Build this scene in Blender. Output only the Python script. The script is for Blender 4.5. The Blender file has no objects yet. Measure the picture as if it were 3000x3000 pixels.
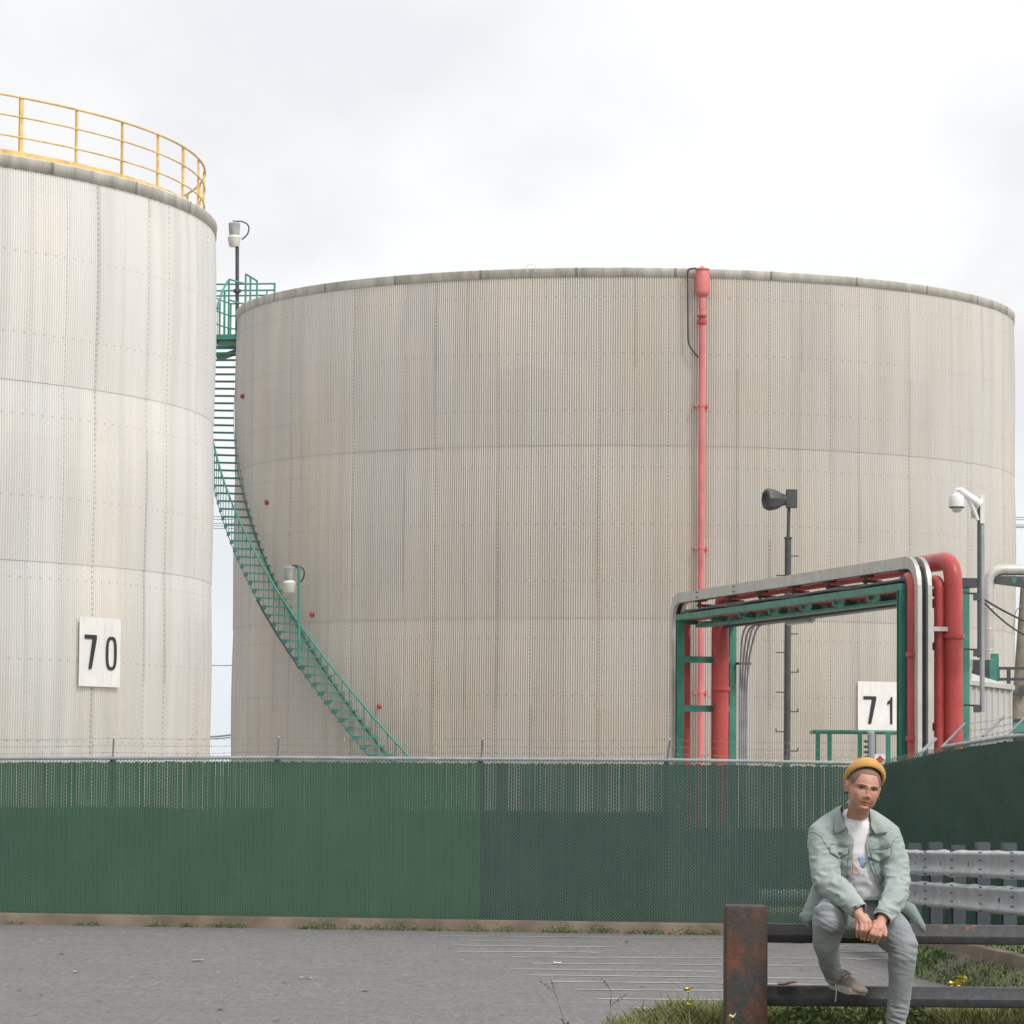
import bpy, bmesh, math, random
import numpy as np
from math import sin, cos, pi, radians, sqrt, floor
from mathutils import Vector, Matrix, noise
rnd = random.Random(11)
S = bpy.context.scene
COL = S.collection

# ------------------------------------------------------------------ camera model (photograph pixels 3000 x 3000)
ZC, F, PIT, ROL, CY = 2.3, 11000.0, radians(3.978), radians(0.405), 1495.8
_cr, _sr, _c, _s = cos(ROL), sin(ROL), cos(PIT), sin(PIT)
def ray(u, v):
    x = (u-1500)/F; y = -(v-CY)/F
    x, y = _cr*x-_sr*y, _sr*x+_cr*y
    return Vector((x, _c-y*_s, y*_c+_s))
def at(u, v, y):
    d = ray(u, v); return Vector((0, 0, ZC))+d*(y/d.y)
def gr(u, v, z=0.0):
    d = ray(u, v); return Vector((0, 0, ZC))+d*((z-ZC)/d.z)

cam = bpy.data.cameras.new('camera'); co = bpy.data.objects.new('camera', cam); COL.objects.link(co)
cam.sensor_width = 36; cam.lens = 36*F/3000; cam.clip_start = 0.1; cam.clip_end = 3000
cam.shift_y = -(1500-CY)/3000
X = Vector((_cr, -_sr*_s, _sr*_c)); Y = Vector((-_sr, -_cr*_s, _cr*_c)); Z = X.cross(Y)
m = Matrix((X, Y, Z)).transposed().to_4x4(); m.translation = (0, 0, ZC); co.matrix_world = m
S.camera = co
S.view_settings.view_transform = 'Standard'; S.view_settings.look = 'None'
S.view_settings.exposure = 0; S.view_settings.gamma = 1

# ------------------------------------------------------------------ helpers
def link(o, parent=None):
    COL.objects.link(o)
    if parent is not None: o.parent = parent
    return o
def tag(o, label, cat, group=None, kind=None):
    o['label'] = label; o['category'] = cat
    if group: o['group'] = group
    if kind: o['kind'] = kind
    return o
def thing(name, label, cat, loc, group=None):
    o = bpy.data.objects.new(name, None); o.empty_display_size = 0.2
    o.location = loc; COL.objects.link(o)
    return tag(o, label, cat, group)
def base(o):
    b = Vector((0, 0, 0))
    while o is not None:
        b += Vector(o.location); o = o.parent
    return b
def copy_tree(o, parent=None):
    c = o.copy(); COL.objects.link(c)
    if parent is not None: c.parent = parent
    for ch in list(o.children): copy_tree(ch, c)
    return c
def fillet(pts, rad, n=6):
    pts = [Vector(p) for p in pts]; out = [pts[0]]
    for i in range(1, len(pts)-1):
        a, b, c = pts[i-1], pts[i], pts[i+1]
        r = rad[i-1] if isinstance(rad, (list, tuple)) else rad
        r = min(r, (a-b).length*0.49, (c-b).length*0.49)
        p, q = b+(a-b).normalized()*r, b+(c-b).normalized()*r
        for k in range(n+1):
            t = k/n; out.append(p*(1-t)**2+b*2*t*(1-t)+q*t*t)
    out.append(pts[-1]); return out
class MB:
    def __init__(s): s.v = []; s.f = []
    def add(s, vs, fs):
        o = len(s.v); s.v += [tuple(p) for p in vs]; s.f += [tuple(i+o for i in f) for f in fs]; return s
    def box(s, c, d, rz=0.0):
        c = Vector(c); ca, sa = cos(rz), sin(rz); vs = []
        for k in range(8):
            x = (k & 1)-.5; y = (k >> 1 & 1)-.5; z = (k >> 2)-.5
            x *= d[0]; y *= d[1]; z *= d[2]
            vs.append(c+Vector((ca*x-sa*y, sa*x+ca*y, z)))
        return s.add(vs, [(0, 2, 3, 1), (4, 5, 7, 6), (0, 1, 5, 4), (1, 3, 7, 5), (3, 2, 6, 7), (2, 0, 4, 6)])
    def bar(s, a, b, w, h, up=(0, 0, 1)):
        a = Vector(a); b = Vector(b); d = (b-a).normalized(); up = Vector(up)
        x = d.cross(up)
        if x.length < 1e-4: x = d.cross(Vector((1, 0, 0)))
        x.normalize(); y = x.cross(d).normalized()
        vs = []
        for p in (a, b):
            for i, j in ((-1, -1), (1, -1), (1, 1), (-1, 1)): vs.append(p+x*(w/2*i)+y*(h/2*j))
        return s.add(vs, [(3, 2, 1, 0), (4, 5, 6, 7), (0, 1, 5, 4), (1, 2, 6, 5), (2, 3, 7, 6), (3, 0, 4, 7)])
    def tube(s, pts, r, n=10, caps=True):
        pts = [Vector(p) for p in pts]; m = len(pts)
        rr = r if isinstance(r, (list, tuple)) else [r]*m
        t0 = (pts[1]-pts[0]).normalized()
        a = t0.orthogonal().normalized(); vs = []; fs = []
        for i, p in enumerate(pts):
            t = (pts[min(i+1, m-1)]-pts[max(i-1, 0)])
            t = t.normalized() if t.length > 1e-9 else t0
            a = (a-t*a.dot(t)).normalized(); b = t.cross(a)
            for k in range(n):
                q = 2*pi*k/n; vs.append(p+(a*cos(q)+b*sin(q))*rr[i])
        for i in range(m-1):
            for k in range(n):
                k2 = (k+1) % n; fs.append((i*n+k, i*n+k2, (i+1)*n+k2, (i+1)*n+k))
        if caps:
            fs.append(tuple(range(n-1, -1, -1))); fs.append(tuple((m-1)*n+k for k in range(n)))
        return s.add(vs, fs)
    def lathe(s, o, prof, n=24, axis=(0, 0, 1)):
        o = Vector(o); ax = Vector(axis).normalized(); a = ax.orthogonal().normalized(); b = ax.cross(a); vs = []; fs = []
        for r, h in prof:
            for k in range(n):
                q = 2*pi*k/n; vs.append(o+ax*h+(a*cos(q)+b*sin(q))*max(r, 1e-4))
        for i in range(len(prof)-1):
            for k in range(n):
                k2 = (k+1) % n; fs.append((i*n+k, i*n+k2, (i+1)*n+k2, (i+1)*n+k))
        fs.append(tuple(range(n-1, -1, -1))); fs.append(tuple((len(prof)-1)*n+k for k in range(n)))
        return s.add(vs, fs)
    def prism(s, poly, off):
        off = Vector(off); p = [Vector(q) for q in poly]; n = len(p)
        fs = [tuple(range(n-1, -1, -1)), tuple(range(n, 2*n))]
        fs += [(i, (i+1) % n, n+(i+1) % n, n+i) for i in range(n)]
        return s.add(p+[q+off for q in p], fs)
    def build(s, name, mat, parent=None, smooth=False, bevel=0.0):
        b = base(parent); me = bpy.data.meshes.new(name)
        me.from_pydata([(x-b.x, y-b.y, z-b.z) for x, y, z in s.v], [], s.f)
        if bevel:
            bm = bmesh.new(); bm.from_mesh(me)
            bmesh.ops.recalc_face_normals(bm, faces=bm.faces)
            es = [e for e in bm.edges if len(e.link_faces) == 2 and e.calc_face_angle(0) > 0.9]
            bmesh.ops.bevel(bm, geom=es, offset=bevel, segments=2, affect='EDGES', profile=0.5)
            bm.to_mesh(me); bm.free()
        else:
            bm = bmesh.new(); bm.from_mesh(me); bmesh.ops.recalc_face_normals(bm, faces=bm.faces); bm.to_mesh(me); bm.free()
        if smooth:
            me.shade_smooth(); me.set_sharp_from_angle(angle=radians(38))
        me.materials.append(mat)
        return link(bpy.data.objects.new(name, me), parent)
def np_mesh(name, V, Fq, mat, parent=None, uv=None, smooth=False):
    """V (n,3) world coords, Fq (m,k) equal-sized faces"""
    b = base(parent); me = bpy.data.meshes.new(name)
    V = np.asarray(V, dtype=np.float64)-np.array(b); Fq = np.asarray(Fq, dtype=np.int32); k = Fq.shape[1]
    me.vertices.add(len(V)); me.vertices.foreach_set('co', V.astype(np.float32).ravel())
    me.loops.add(Fq.size); me.loops.foreach_set('vertex_index', Fq.ravel())
    me.polygons.add(len(Fq)); me.polygons.foreach_set('loop_start', np.arange(0, Fq.size, k, dtype=np.int32))
    me.polygons.foreach_set('loop_total', np.full(len(Fq), k, dtype=np.int32))
    me.update(calc_edges=True)
    if uv is not None:
        l = me.uv_layers.new(name='UVMap'); l.data.foreach_set('uv', np.asarray(uv, dtype=np.float32)[Fq.ravel()].ravel())
    me.validate()
    if smooth: me.shade_smooth()
    me.materials.append(mat)
    return link(bpy.data.objects.new(name, me), parent)

# ------------------------------------------------------------------ materials
class NT:
    def __init__(s, name):
        s.m = bpy.data.materials.new(name); s.m.use_nodes = True; s.t = s.m.node_tree
        s.t.nodes.clear(); s.out = s.n('ShaderNodeOutputMaterial'); s.b = s.n('ShaderNodeBsdfPrincipled')
        s.l(s.b.outputs[0], s.out.inputs[0])
    def n(s, t, **k):
        x = s.t.nodes.new(t)
        for a, b in k.items(): setattr(x, a, b)
        return x
    def l(s, a, b): s.t.links.new(a, b)
    def put(s, sock, v):
        if hasattr(v, 'node'): s.l(v, sock)
        else: sock.default_value = v
    def math(s, op, a, b=0.0, c=None, clamp=False):
        x = s.n('ShaderNodeMath', operation=op, use_clamp=clamp); s.put(x.inputs[0], a); s.put(x.inputs[1], b)
        if c is not None: s.put(x.inputs[2], c)
        return x.outputs[0]
    def mix(s, f, a, b, mode='MIX'):
        x = s.n('ShaderNodeMix', data_type='RGBA', blend_type=mode); s.put(x.inputs[0], f)
        s.put(x.inputs[6], a if hasattr(a, 'node') else (*a, 1)); s.put(x.inputs[7], b if hasattr(b, 'node') else (*b, 1))
        return x.outputs[2]
    def noise(s, vec, scale, detail=4, rough=.55, lo=.35, hi=.65):
        x = s.n('ShaderNodeTexNoise'); s.put(x.inputs['Scale'], scale); x.inputs['Detail'].default_value = detail; x.inputs['Roughness'].default_value = rough
        if vec is not None: s.l(vec, x.inputs['Vector'])
        r = s.n('ShaderNodeMapRange'); s.l(x.outputs[0], r.inputs[0]); r.inputs[1].default_value = lo; r.inputs[2].default_value = hi
        return r.outputs[0]
    def vec(s, kind='Object', scale=(1, 1, 1), rot=(0, 0, 0)):
        c = s.n('ShaderNodeTexCoord'); mp = s.n('ShaderNodeMapping'); mp.inputs['Scale'].default_value = scale; mp.inputs['Rotation'].default_value = rot
        s.l(c.outputs[kind], mp.inputs[0]); return mp.outputs[0]
    def bump(s, h, strength=.3, dist=.01):
        x = s.n('ShaderNodeBump'); x.inputs['Strength'].default_value = strength; x.inputs['Distance'].default_value = dist
        s.l(h, x.inputs['Height']); s.l(x.outputs[0], s.b.inputs['Normal'])
    def set(s, col=None, rough=None, metal=None, spec=None):
        if col is not None: s.put(s.b.inputs['Base Color'], col if hasattr(col, 'node') else (*col, 1))
        if rough is not None: s.put(s.b.inputs['Roughness'], rough)
        if metal is not None: s.put(s.b.inputs['Metallic'], metal)
        if spec is not None: s.put(s.b.inputs['Specular IOR Level'], spec)
        return s.m
def simple(name, col, rough=.6, metal=0.0, var=.15, scale=3.0, dirt=None, dirt_scale=(1, 1, 1), bump=0.0, spec=.4):
    t = NT(name); v = t.vec()
    dark = tuple(c*(1-var) for c in col); lite = tuple(min(1, c*(1+var)) for c in col)
    c = t.mix(t.noise(v, scale, 5), dark, lite)
    if dirt:
        c = t.mix(t.math('MULTIPLY', t.noise(t.vec(scale=dirt_scale), scale*1.7, 6, .65, .5, .72), .75), c, dirt)
    if bump: t.bump(t.noise(v, scale*14, 4), bump, .004)
    return t.set(c, rough, metal, spec)
def srgb(r, g, b):
    f = lambda c: (c/255/12.92) if c <= 10 else ((c/255+.055)/1.055)**2.4
    return (f(r), f(g), f(b))

M = {}
M['green'] = simple('green_steel_paint', (.055, .24, .18), .45, 0, .14, 2.5, (.04, .11, .09), (1, 1, .25))
M['teal'] = simple('teal_steel_paint', (.075, .265, .225), .5, 0, .12, 3)
M['yellow'] = simple('yellow_rail_paint', (.80, .55, .21), .5, 0, .12, 2, (.42, .25, .1))
M['red'] = simple('red_pipe_paint', (.50, .085, .08), .38, 0, .13, 1.6, (.24, .05, .045), (1, 1, .3))
M['pink'] = simple('faded_red_paint', (.64, .195, .19), .5, 0, .1, 1.4, (.45, .1, .1), (1, 1, .2))
M['tray'] = simple('galvanised_tray', (.55, .55, .52), .45, .25, .08, 2.5, (.4, .4, .38), (1, 1, .4))
M['black'] = simple('black_rubber', (.06, .065, .07), .55, 0, .2, 5)
M['dark'] = simple('dark_grey_pole_paint', (.075, .08, .085), .55, 0, .15, 3)
M['grey'] = simple('galvanised_grey', (.34, .36, .38), .5, .3, .12, 4)
M['white'] = simple('white_sign_paint', (.76, .75, .74), .5, 0, .05, 2, (.60, .58, .54), (3, 3, .5))
M['whiteplastic'] = simple('white_plastic', (.74, .75, .75), .35, 0, .03, 6)
M['ink'] = simple('black_sign_ink', (.03, .033, .038), .6, 0, .08, 5)
M['lampbody'] = simple('grey_lamp_housing', (.42, .44, .44), .4, .4, .15, 6)
M['lampglass'] = simple('frosted_lamp_glass', (.66, .65, .6), .15, 0, .06, 8, spec=.6)
M['wood'] = simple('weathered_pole_wood', (.26, .23, .18), .85, 0, .22, 4, (.14, .12, .1), (3, 3, .2), .4)
M['hazard'] = simple('red_hazard_mark', (.5, .06, .05), .5, 0, .05, 5)
M['wire'] = simple('steel_wire', (.3, .32, .33), .5, .4, .1, 5)
M['cable'] = simple('overhead_cable', (.2, .23, .25), .7, 0, .05, 5)
M['insul'] = simple('silver_pipe_jacket', (.62, .6, .57), .36, .45, .08, 2, (.42, .4, .37), (1, 1, .4))

def tank_material(name, base_col, seed, pitch, groove, rough=.27, metal=.62):
    t = NT(name); uvn = t.n('ShaderNodeTexCoord').outputs['UV']
    sep = t.n('ShaderNodeSeparateXYZ'); t.l(uvn, sep.inputs[0]); u, v = sep.outputs[0], sep.outputs[1]
    pu = t.math('DIVIDE', u, .83); pid = t.math('FLOOR', pu); fr = t.math('FRACT', pu)
    tier = t.math('FLOOR', t.math('DIVIDE', t.math('ADD', v, .3), 4.1))
    cmb = t.n('ShaderNodeCombineXYZ'); t.l(pid, cmb.inputs[0]); t.l(tier, cmb.inputs[1]); cmb.inputs[2].default_value = seed
    wn = t.n('ShaderNodeTexWhiteNoise'); t.l(cmb.outputs[0], wn.inputs[0]); rv = wn.outputs[0]
    mp = t.n('ShaderNodeMapping'); mp.inputs['Scale'].default_value = (2.6, .11, 1); mp.inputs['Location'].default_value = (seed*3.1, seed, 0); t.l(uvn, mp.inputs[0])
    streak = t.noise(mp.outputs[0], 1.0, 2, .5, .42, .7)
    mp2 = t.n('ShaderNodeMapping'); mp2.inputs['Scale'].default_value = (.5, .16, 1); mp2.inputs['Location'].default_value = (seed, 4, 0); t.l(uvn, mp2.inputs[0])
    blot = t.noise(mp2.outputs[0], 1.0, 4, .5, .35, .66)
    b = base_col; warm = (b[0]*1.03, b[1]*1.0, b[2]*.95); cool = (b[0]*.93, b[1]*.95, b[2]*.98)
    c = t.mix(blot, warm, cool)
    c = t.mix(t.math('MULTIPLY', rv, .10), c, (b[0]*.6, b[1]*.6, b[2]*.6))
    c = t.mix(t.math('MULTIPLY', streak, .18), c, (.36, .31, .24))
    # rib shading put into the colour: grooves darken with the rib phase
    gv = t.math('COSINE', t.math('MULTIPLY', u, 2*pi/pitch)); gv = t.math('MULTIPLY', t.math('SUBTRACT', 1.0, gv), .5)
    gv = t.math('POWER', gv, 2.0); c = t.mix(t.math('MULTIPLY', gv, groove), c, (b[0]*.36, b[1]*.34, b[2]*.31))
    # a few panels carry a dark run-off streak beside the lap
    edge = t.math('LESS_THAN', t.math('ABSOLUTE', t.math('SUBTRACT', fr, .06)), .055)
    run = t.math('MULTIPLY', t.math('MULTIPLY', edge, t.math('GREATER_THAN', rv, .78)), t.math('ADD', .25, streak))
    c = t.mix(t.math('MULTIPLY', run, .17), c, (.20, .15, .11))
    # screws along each lap
    scr = t.math('MULTIPLY', t.math('LESS_THAN', t.math('ABSOLUTE', t.math('SUBTRACT', fr, .03)), .016),
                 t.math('LESS_THAN', t.math('FRACT', t.math('MULTIPLY', v, 11.0)), .5))
    c = t.mix(t.math('MULTIPLY', scr, .32), c, (.12, .1, .085))
    # sparse fastener rows between laps
    row = t.math('MULTIPLY', t.math('LESS_THAN', t.math('FRACT', t.math('MULTIPLY', v, .73)), .022),
                 t.math('LESS_THAN', t.math('FRACT', t.math('MULTIPLY', u, 4.3)), .3))
    c = t.mix(t.math('MULTIPLY', row, .22), c, (.12, .1, .085))
    return t.set(c, t.math('ADD', t.math('MULTIPLY', blot, .14), rough), metal, .4)
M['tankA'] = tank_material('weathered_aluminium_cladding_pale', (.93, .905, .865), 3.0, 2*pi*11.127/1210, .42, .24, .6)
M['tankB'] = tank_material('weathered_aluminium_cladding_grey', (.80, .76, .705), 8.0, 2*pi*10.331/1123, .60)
def rim_material():
    t = NT('stained_metal_flashing'); c1 = t.noise(t.vec('UV', (3.0, .4, 1)), 1.0, 6, .65, .4, .66); c2 = t.noise(t.vec('UV', (.6, .6, 1)), 1.0, 3)
    c = t.mix(c1, (.86, .85, .80), (.52, .51, .475)); c = t.mix(t.math('MULTIPLY', c2, .35), c, (.50, .43, .33))
    u = t.n('ShaderNodeSeparateXYZ'); t.l(t.n('ShaderNodeTexCoord').outputs['UV'], u.inputs[0])
    j = t.math('LESS_THAN', t.math('FRACT', t.math('MULTIPLY', u.outputs[0], .42)), .03)
    c = t.mix(t.math('MULTIPLY', j, .6), c, (.2, .19, .17))
    return t.set(c, .55, .05)
M['rim'] = rim_material()
M['roof'] = simple('grey_roof_metal', (.4, .4, .39), .6, .2, .1, .5)

def slat_material(name, a, b):
    t = NT(name); v = t.vec('Object')
    st = t.noise(t.vec('Object', (26, 26, .25)), 1.0, 2, .5, .3, .7)
    bl = t.noise(v, .45, 5, .6, .38, .66); fine = t.noise(v, 7, 4)
    c = t.mix(st, a, b); c = t.mix(t.math('MULTIPLY', bl, .35), c, tuple(x*.68 for x in a))
    c = t.mix(t.math('MULTIPLY', fine, .15), c, (.16, .2, .17))
    return t.set(c, .6, 0, .3)
M['slat'] = slat_material('faded_green_slats', (.082, .182, .104), (.100, .218, .128))
M['slat_blue'] = slat_material('blue_green_slats', (.070, .112, .110), (.088, .136, .132))
M['slat_dark'] = slat_material('slate_green_slats', (.056, .086, .088), (.070, .105, .106))
M['fabric'] = simple('green_windscreen_fabric', (.076, .170, .102), .8, 0, .1, 1.2)
M['fabric_blue'] = simple('dull_green_windscreen_fabric', (.070, .112, .11), .8, 0, .1, 1.2)
M['mesh'] = simple('green_coated_wire', (.11, .20, .15), .5, 0, .1, 2)
M['toprail'] = simple('grey_fence_rail', (.40, .44, .45), .5, .2, .12, 5)

def asphalt_material():
    t = NT('worn_asphalt'); v = t.vec('Object')
    a = t.noise(t.vec('Object', (1, .22, 1)), 13, 5, .8, .36, .64); a2 = t.noise(t.vec('Object', (1, .3, 1)), 4.5, 4, .75, .38, .62); b = t.noise(t.vec('Object', (.16, .42, 1), (0, 0, .2)), 1, 6, .6, .35, .68); c3 = t.noise(v, 2.2, 6, .68, .42, .66)
    c = t.mix(a, (.118, .117, .119), (.232, .228, .228)); c = t.mix(t.math('MULTIPLY', a2, .42), c, (.14, .137, .138)); c = t.mix(t.math('MULTIPLY', b, .65), c, (.145, .144, .146))
    c = t.mix(t.math('MULTIPLY', c3, .35), c, (.235, .226, .217))
    wf = t.noise(t.vec('Object', (1, .4, 1), (0, 0, .6)), 7, 2, .5, .715, .74); c = t.mix(t.math('MULTIPLY', wf, .5), c, (.48, .46, .43))
    st = t.noise(t.vec('Object', (.35, 2.2, 1), (0, 0, -.19)), 1, 5, .6, .60, .72); c = t.mix(t.math('MULTIPLY', st, .4), c, (.12, .12, .12))
    sp = t.noise(t.vec('Object', (1, .35, 1)), 6, 2, .5, .68, .72); c = t.mix(t.math('MULTIPLY', sp, .7), c, (.09, .09, .09))
    t.bump(a, .6, .012); return t.set(c, .85, 0, .3)
M['asphalt'] = asphalt_material()
M['gravel'] = simple('pale_gravel', (.30, .28, .25), .95, 0, .25, 9)
M['kerb'] = simple('brown_stained_concrete', (.205, .158, .122), .9, 0, .26, 1.6, (.13, .11, .085), (1, 1, 1), .3)
def paint_material():
    t = NT('worn_white_line_paint'); v = t.vec('Object', (.7, 3.0, 1))
    w = t.noise(v, 2.2, 8, .75, .40, .60); w2 = t.noise(t.vec('Object', (.25, .3, 1)), 1, 3, .5, .46, .72)
    f = t.math('MAXIMUM', w, t.math('MULTIPLY', w2, .8))
    return t.set(t.mix(f, (.48, .475, .46), (.19, .187, .187)), .8)
M['paint'] = paint_material()
def soil_material():
    t = NT('grassy_soil'); v = t.vec('Object')
    c = t.mix(t.noise(v, 3, 6), (.075, .085, .035), (.16, .13, .075)); c = t.mix(t.noise(v, 14, 4), c, (.09, .11, .045))
    return t.set(c, .95)
M['soil'] = soil_material()
M['verge'] = simple('dusty_verge_soil', (.15, .135, .105), .95, 0, .3, 5, (.10, .12, .06))
def leaf_material(name, cols):
    t = NT(name); g = t.n('ShaderNodeNewGeometry')
    r = t.n('ShaderNodeValToRGB'); t.l(g.outputs['Random Per Island'], r.inputs[0])
    el = r.color_ramp.elements; el[0].color = (*cols[0], 1); el[1].color = (*cols[-1], 1)
    for i, c in enumerate(cols[1:-1]): e = el.new((i+1)/(len(cols)-1)); e.color = (*c, 1)
    c = t.mix(t.noise(t.vec('Object'), 2.0, 4), r.outputs[0], (.20, .19, .075)) if name.startswith('grass') else r.outputs[0]
    return t.set(c, .65, 0, .25)
M['grass'] = leaf_material('grass_blades', [(.10, .155, .04), (.16, .205, .065), (.215, .225, .09), (.27, .225, .11)])
M['leaf'] = leaf_material('weed_leaves', [(.06, .12, .035), (.11, .18, .06), (.17, .24, .09), (.22, .23, .10)])
M['drystalk'] = simple('dry_stalk', (.15, .14, .11), .9, 0, .2, 20)
M['petal'] = simple('yellow_petals', (.72, .60, .13), .6, 0, .1, 30)
M['palepetal'] = simple('pale_yellow_petals', (.75, .70, .36), .6, 0, .1, 30)
M['paper'] = simple('white_litter', (.74, .73, .70), .7, 0, .06, 30)
M['brownleaf'] = simple('dry_leaf', (.46, .28, .15), .8, 0, .15, 30)
def rust_material():
    t = NT('rusted_dark_steel'); v = t.vec('Object')
    a = t.noise(v, 4.0, 8, .68, .40, .60); b = t.noise(t.vec('Object', (1, 1, .5)), 9, 8, .72, .50, .66); f = t.noise(v, 60, 3)
    c = t.mix(a, (.056, .060, .064), (.100, .055, .040)); c = t.mix(t.math('MULTIPLY', b, .85), c, (.23, .080, .038))
    c = t.mix(t.math('MULTIPLY', f, .2), c, (.05, .045, .042))
    t.bump(t.noise(v, 40, 6, .7), .5, .004); return t.set(c, .8, 0, .3)
M['rust'] = rust_material()
def rail_material():
    t = NT('blackened_rust_pipe'); v = t.vec('Object')
    b = t.noise(v, 9, 8, .7, .60, .72); f = t.noise(v, 30, 4); l = t.noise(t.vec('Object', (.7, 3, 3)), 2, 5, .6)
    c = t.mix(f, (.042, .048, .058), (.060, .066, .076)); c = t.mix(t.math('MULTIPLY', l, .75), c, (.058, .042, .036)); c = t.mix(t.math('MULTIPLY', b, .8), c, (.30, .11, .05))
    t.bump(f, .35, .003); return t.set(c, .55, .1, .35)
M['pipe_rail'] = rail_material()
M['wbeam'] = simple('galvanised_guardrail', (.47, .49, .51), .45, .3, .12, 3, (.36, .37, .38), (1, 1, .5))
M['gpost'] = simple('dull_galvanised_post', (.080, .096, .112), .55, .2, .12, 3)
M['shed'] = simple('white_shed_siding', (.48, .48, .46), .55, .1, .05, 2, (.5, .48, .43), (1, 1, .2))

# ------------------------------------------------------------------ world and sun
SUN_AZ, SUN_EL = radians(140), radians(48)      # azimuth measured clockwise from +Y: the sun stands behind the camera on the right
w = bpy.data.worlds.new('World'); S.world = w; w.use_nodes = True; nt = w.node_tree; nt.nodes.clear()
def wn(t, **k):
    x = nt.nodes.new(t)
    for a, b in k.items(): setattr(x, a, b)
    return x
def wmath(op, a, b=0.0, clamp=False):
    x = wn('ShaderNodeMath', operation=op, use_clamp=clamp)
    for i, q in enumerate((a, b)):
        if hasattr(q, 'node'): nt.links.new(q, x.inputs[i])
        else: x.inputs[i].default_value = q
    return x.outputs[0]
sky = wn('ShaderNodeTexSky', sky_type='NISHITA'); sky.sun_disc = False; sky.sun_elevation = SUN_EL; sky.sun_rotation = SUN_AZ; sky.dust_density = 2.0
bg1 = wn('ShaderNodeBackground'); nt.links.new(sky.outputs[0], bg1.inputs[0]); bg1.inputs[1].default_value = .12
tc = wn('ShaderNodeTexCoord'); sp = wn('ShaderNodeSeparateXYZ'); nt.links.new(tc.outputs['Generated'], sp.inputs[0])
el = wmath('MAXIMUM', sp.outputs[2], 0.0)
den = wmath('ADD', el, .10)
cx = wmath('DIVIDE', sp.outputs[0], den); cyv = wmath('DIVIDE', sp.outputs[1], den)
cb = wn('ShaderNodeCombineXYZ'); nt.links.new(cx, cb.inputs[0]); nt.links.new(cyv, cb.inputs[1])
mp = wn('ShaderNodeMapping'); mp.inputs['Scale'].default_value = (1.9, .62, 1); mp.inputs['Location'].default_value = (5.1, 2.6, 0); nt.links.new(cb.outputs[0], mp.inputs[0])
cl = wn('ShaderNodeTexNoise'); cl.inputs['Scale'].default_value = 1.0; cl.inputs['Detail'].default_value = 5; cl.inputs['Roughness'].default_value = .5; nt.links.new(mp.outputs[0], cl.inputs['Vector'])
rp = wn('ShaderNodeValToRGB'); nt.links.new(cl.outputs[0], rp.inputs[0])
e = rp.color_ramp.elements; e[0].position = .37; e[0].color = (.85, .858, .89, 1); e[1].position = .535; e[1].color = (1.0, 1.0, 1.0, 1)
# thin pale blue band low over the horizon, thicker cloud above; the overcast gets brighter overhead
lowf = wn('ShaderNodeMapRange'); nt.links.new(el, lowf.inputs[0]); lowf.inputs[1].default_value = .005; lowf.inputs[2].default_value = .10
mx = wn('ShaderNodeMix', data_type='RGBA'); nt.links.new(lowf.outputs[0], mx.inputs[0]); mx.inputs[6].default_value = (.83, .905, .95, 1); nt.links.new(rp.outputs[0], mx.inputs[7])
bank = wn('ShaderNodeMapRange', interpolation_type='SMOOTHSTEP'); nt.links.new(sp.outputs[0], bank.inputs[0]); bank.inputs[1].default_value = -.16; bank.inputs[2].default_value = -.75; bank.inputs[3].default_value = 1.0; bank.inputs[4].default_value = .55
bright = wmath('MULTIPLY', wmath('ADD', wmath('MULTIPLY', el, .30), .985), bank.outputs[0])
bg2 = wn('ShaderNodeBackground'); nt.links.new(mx.outputs[2], bg2.inputs[0]); nt.links.new(bright, bg2.inputs[1])
ms = wn('ShaderNodeMixShader'); ms.inputs[0].default_value = .95
nt.links.new(bg1.outputs[0], ms.inputs[1]); nt.links.new(bg2.outputs[0], ms.inputs[2])
wo = wn('ShaderNodeOutputWorld'); nt.links.new(ms.outputs[0], wo.inputs[0])
sl = bpy.data.lights.new('sun', 'SUN'); sl.energy = 2.5; sl.angle = radians(14); sl.color = (1, .955, .88)
so = bpy.data.objects.new('sun', sl); COL.objects.link(so)
sd = Vector((sin(SUN_AZ)*cos(SUN_EL), cos(SUN_AZ)*cos(SUN_EL), sin(SUN_EL)))
so.rotation_euler = (-sd).to_track_quat('-Z', 'Y').to_euler(); so.location = sd*60
# ================================================================== SETTING: ground, lot, kerb, verge
def fl(x): return 53.8-.194*(x-2.998)          # front face of the kerb (y for a given x)
def sheet(name, pts, z, mat):
    o = MB().add([(x, y, z) for x, y in pts], [tuple(range(len(pts)))]).build(name, mat); o['kind'] = 'structure'; return o
sheet('ground', [(-900, -300), (900, -300), (900, 1500), (-900, 1500)], -.012, M['gravel'])
sheet('parking_lot', [(-60, -40), (30, -40), (30, 24), (7.1, 24.5), (6.5, 31), (6.1, 35), (5.5, 40), (5.2, 43), (5.25, 47), (5.35, 50.3), (5.1, 53.1), (4.9, fl(4.9)), (-60, fl(-60))], -.004, M['asphalt'])
KP = [Vector((-40, fl(-40), 0)), Vector((5.0, fl(5.0), 0)), Vector((5.30, 50.3, .03)), Vector((5.14, 47.0, .13)), Vector((5.06, 43.0, .235)), Vector((5.43, 40.0, .225)), Vector((6.2, 34, .2))]
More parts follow.
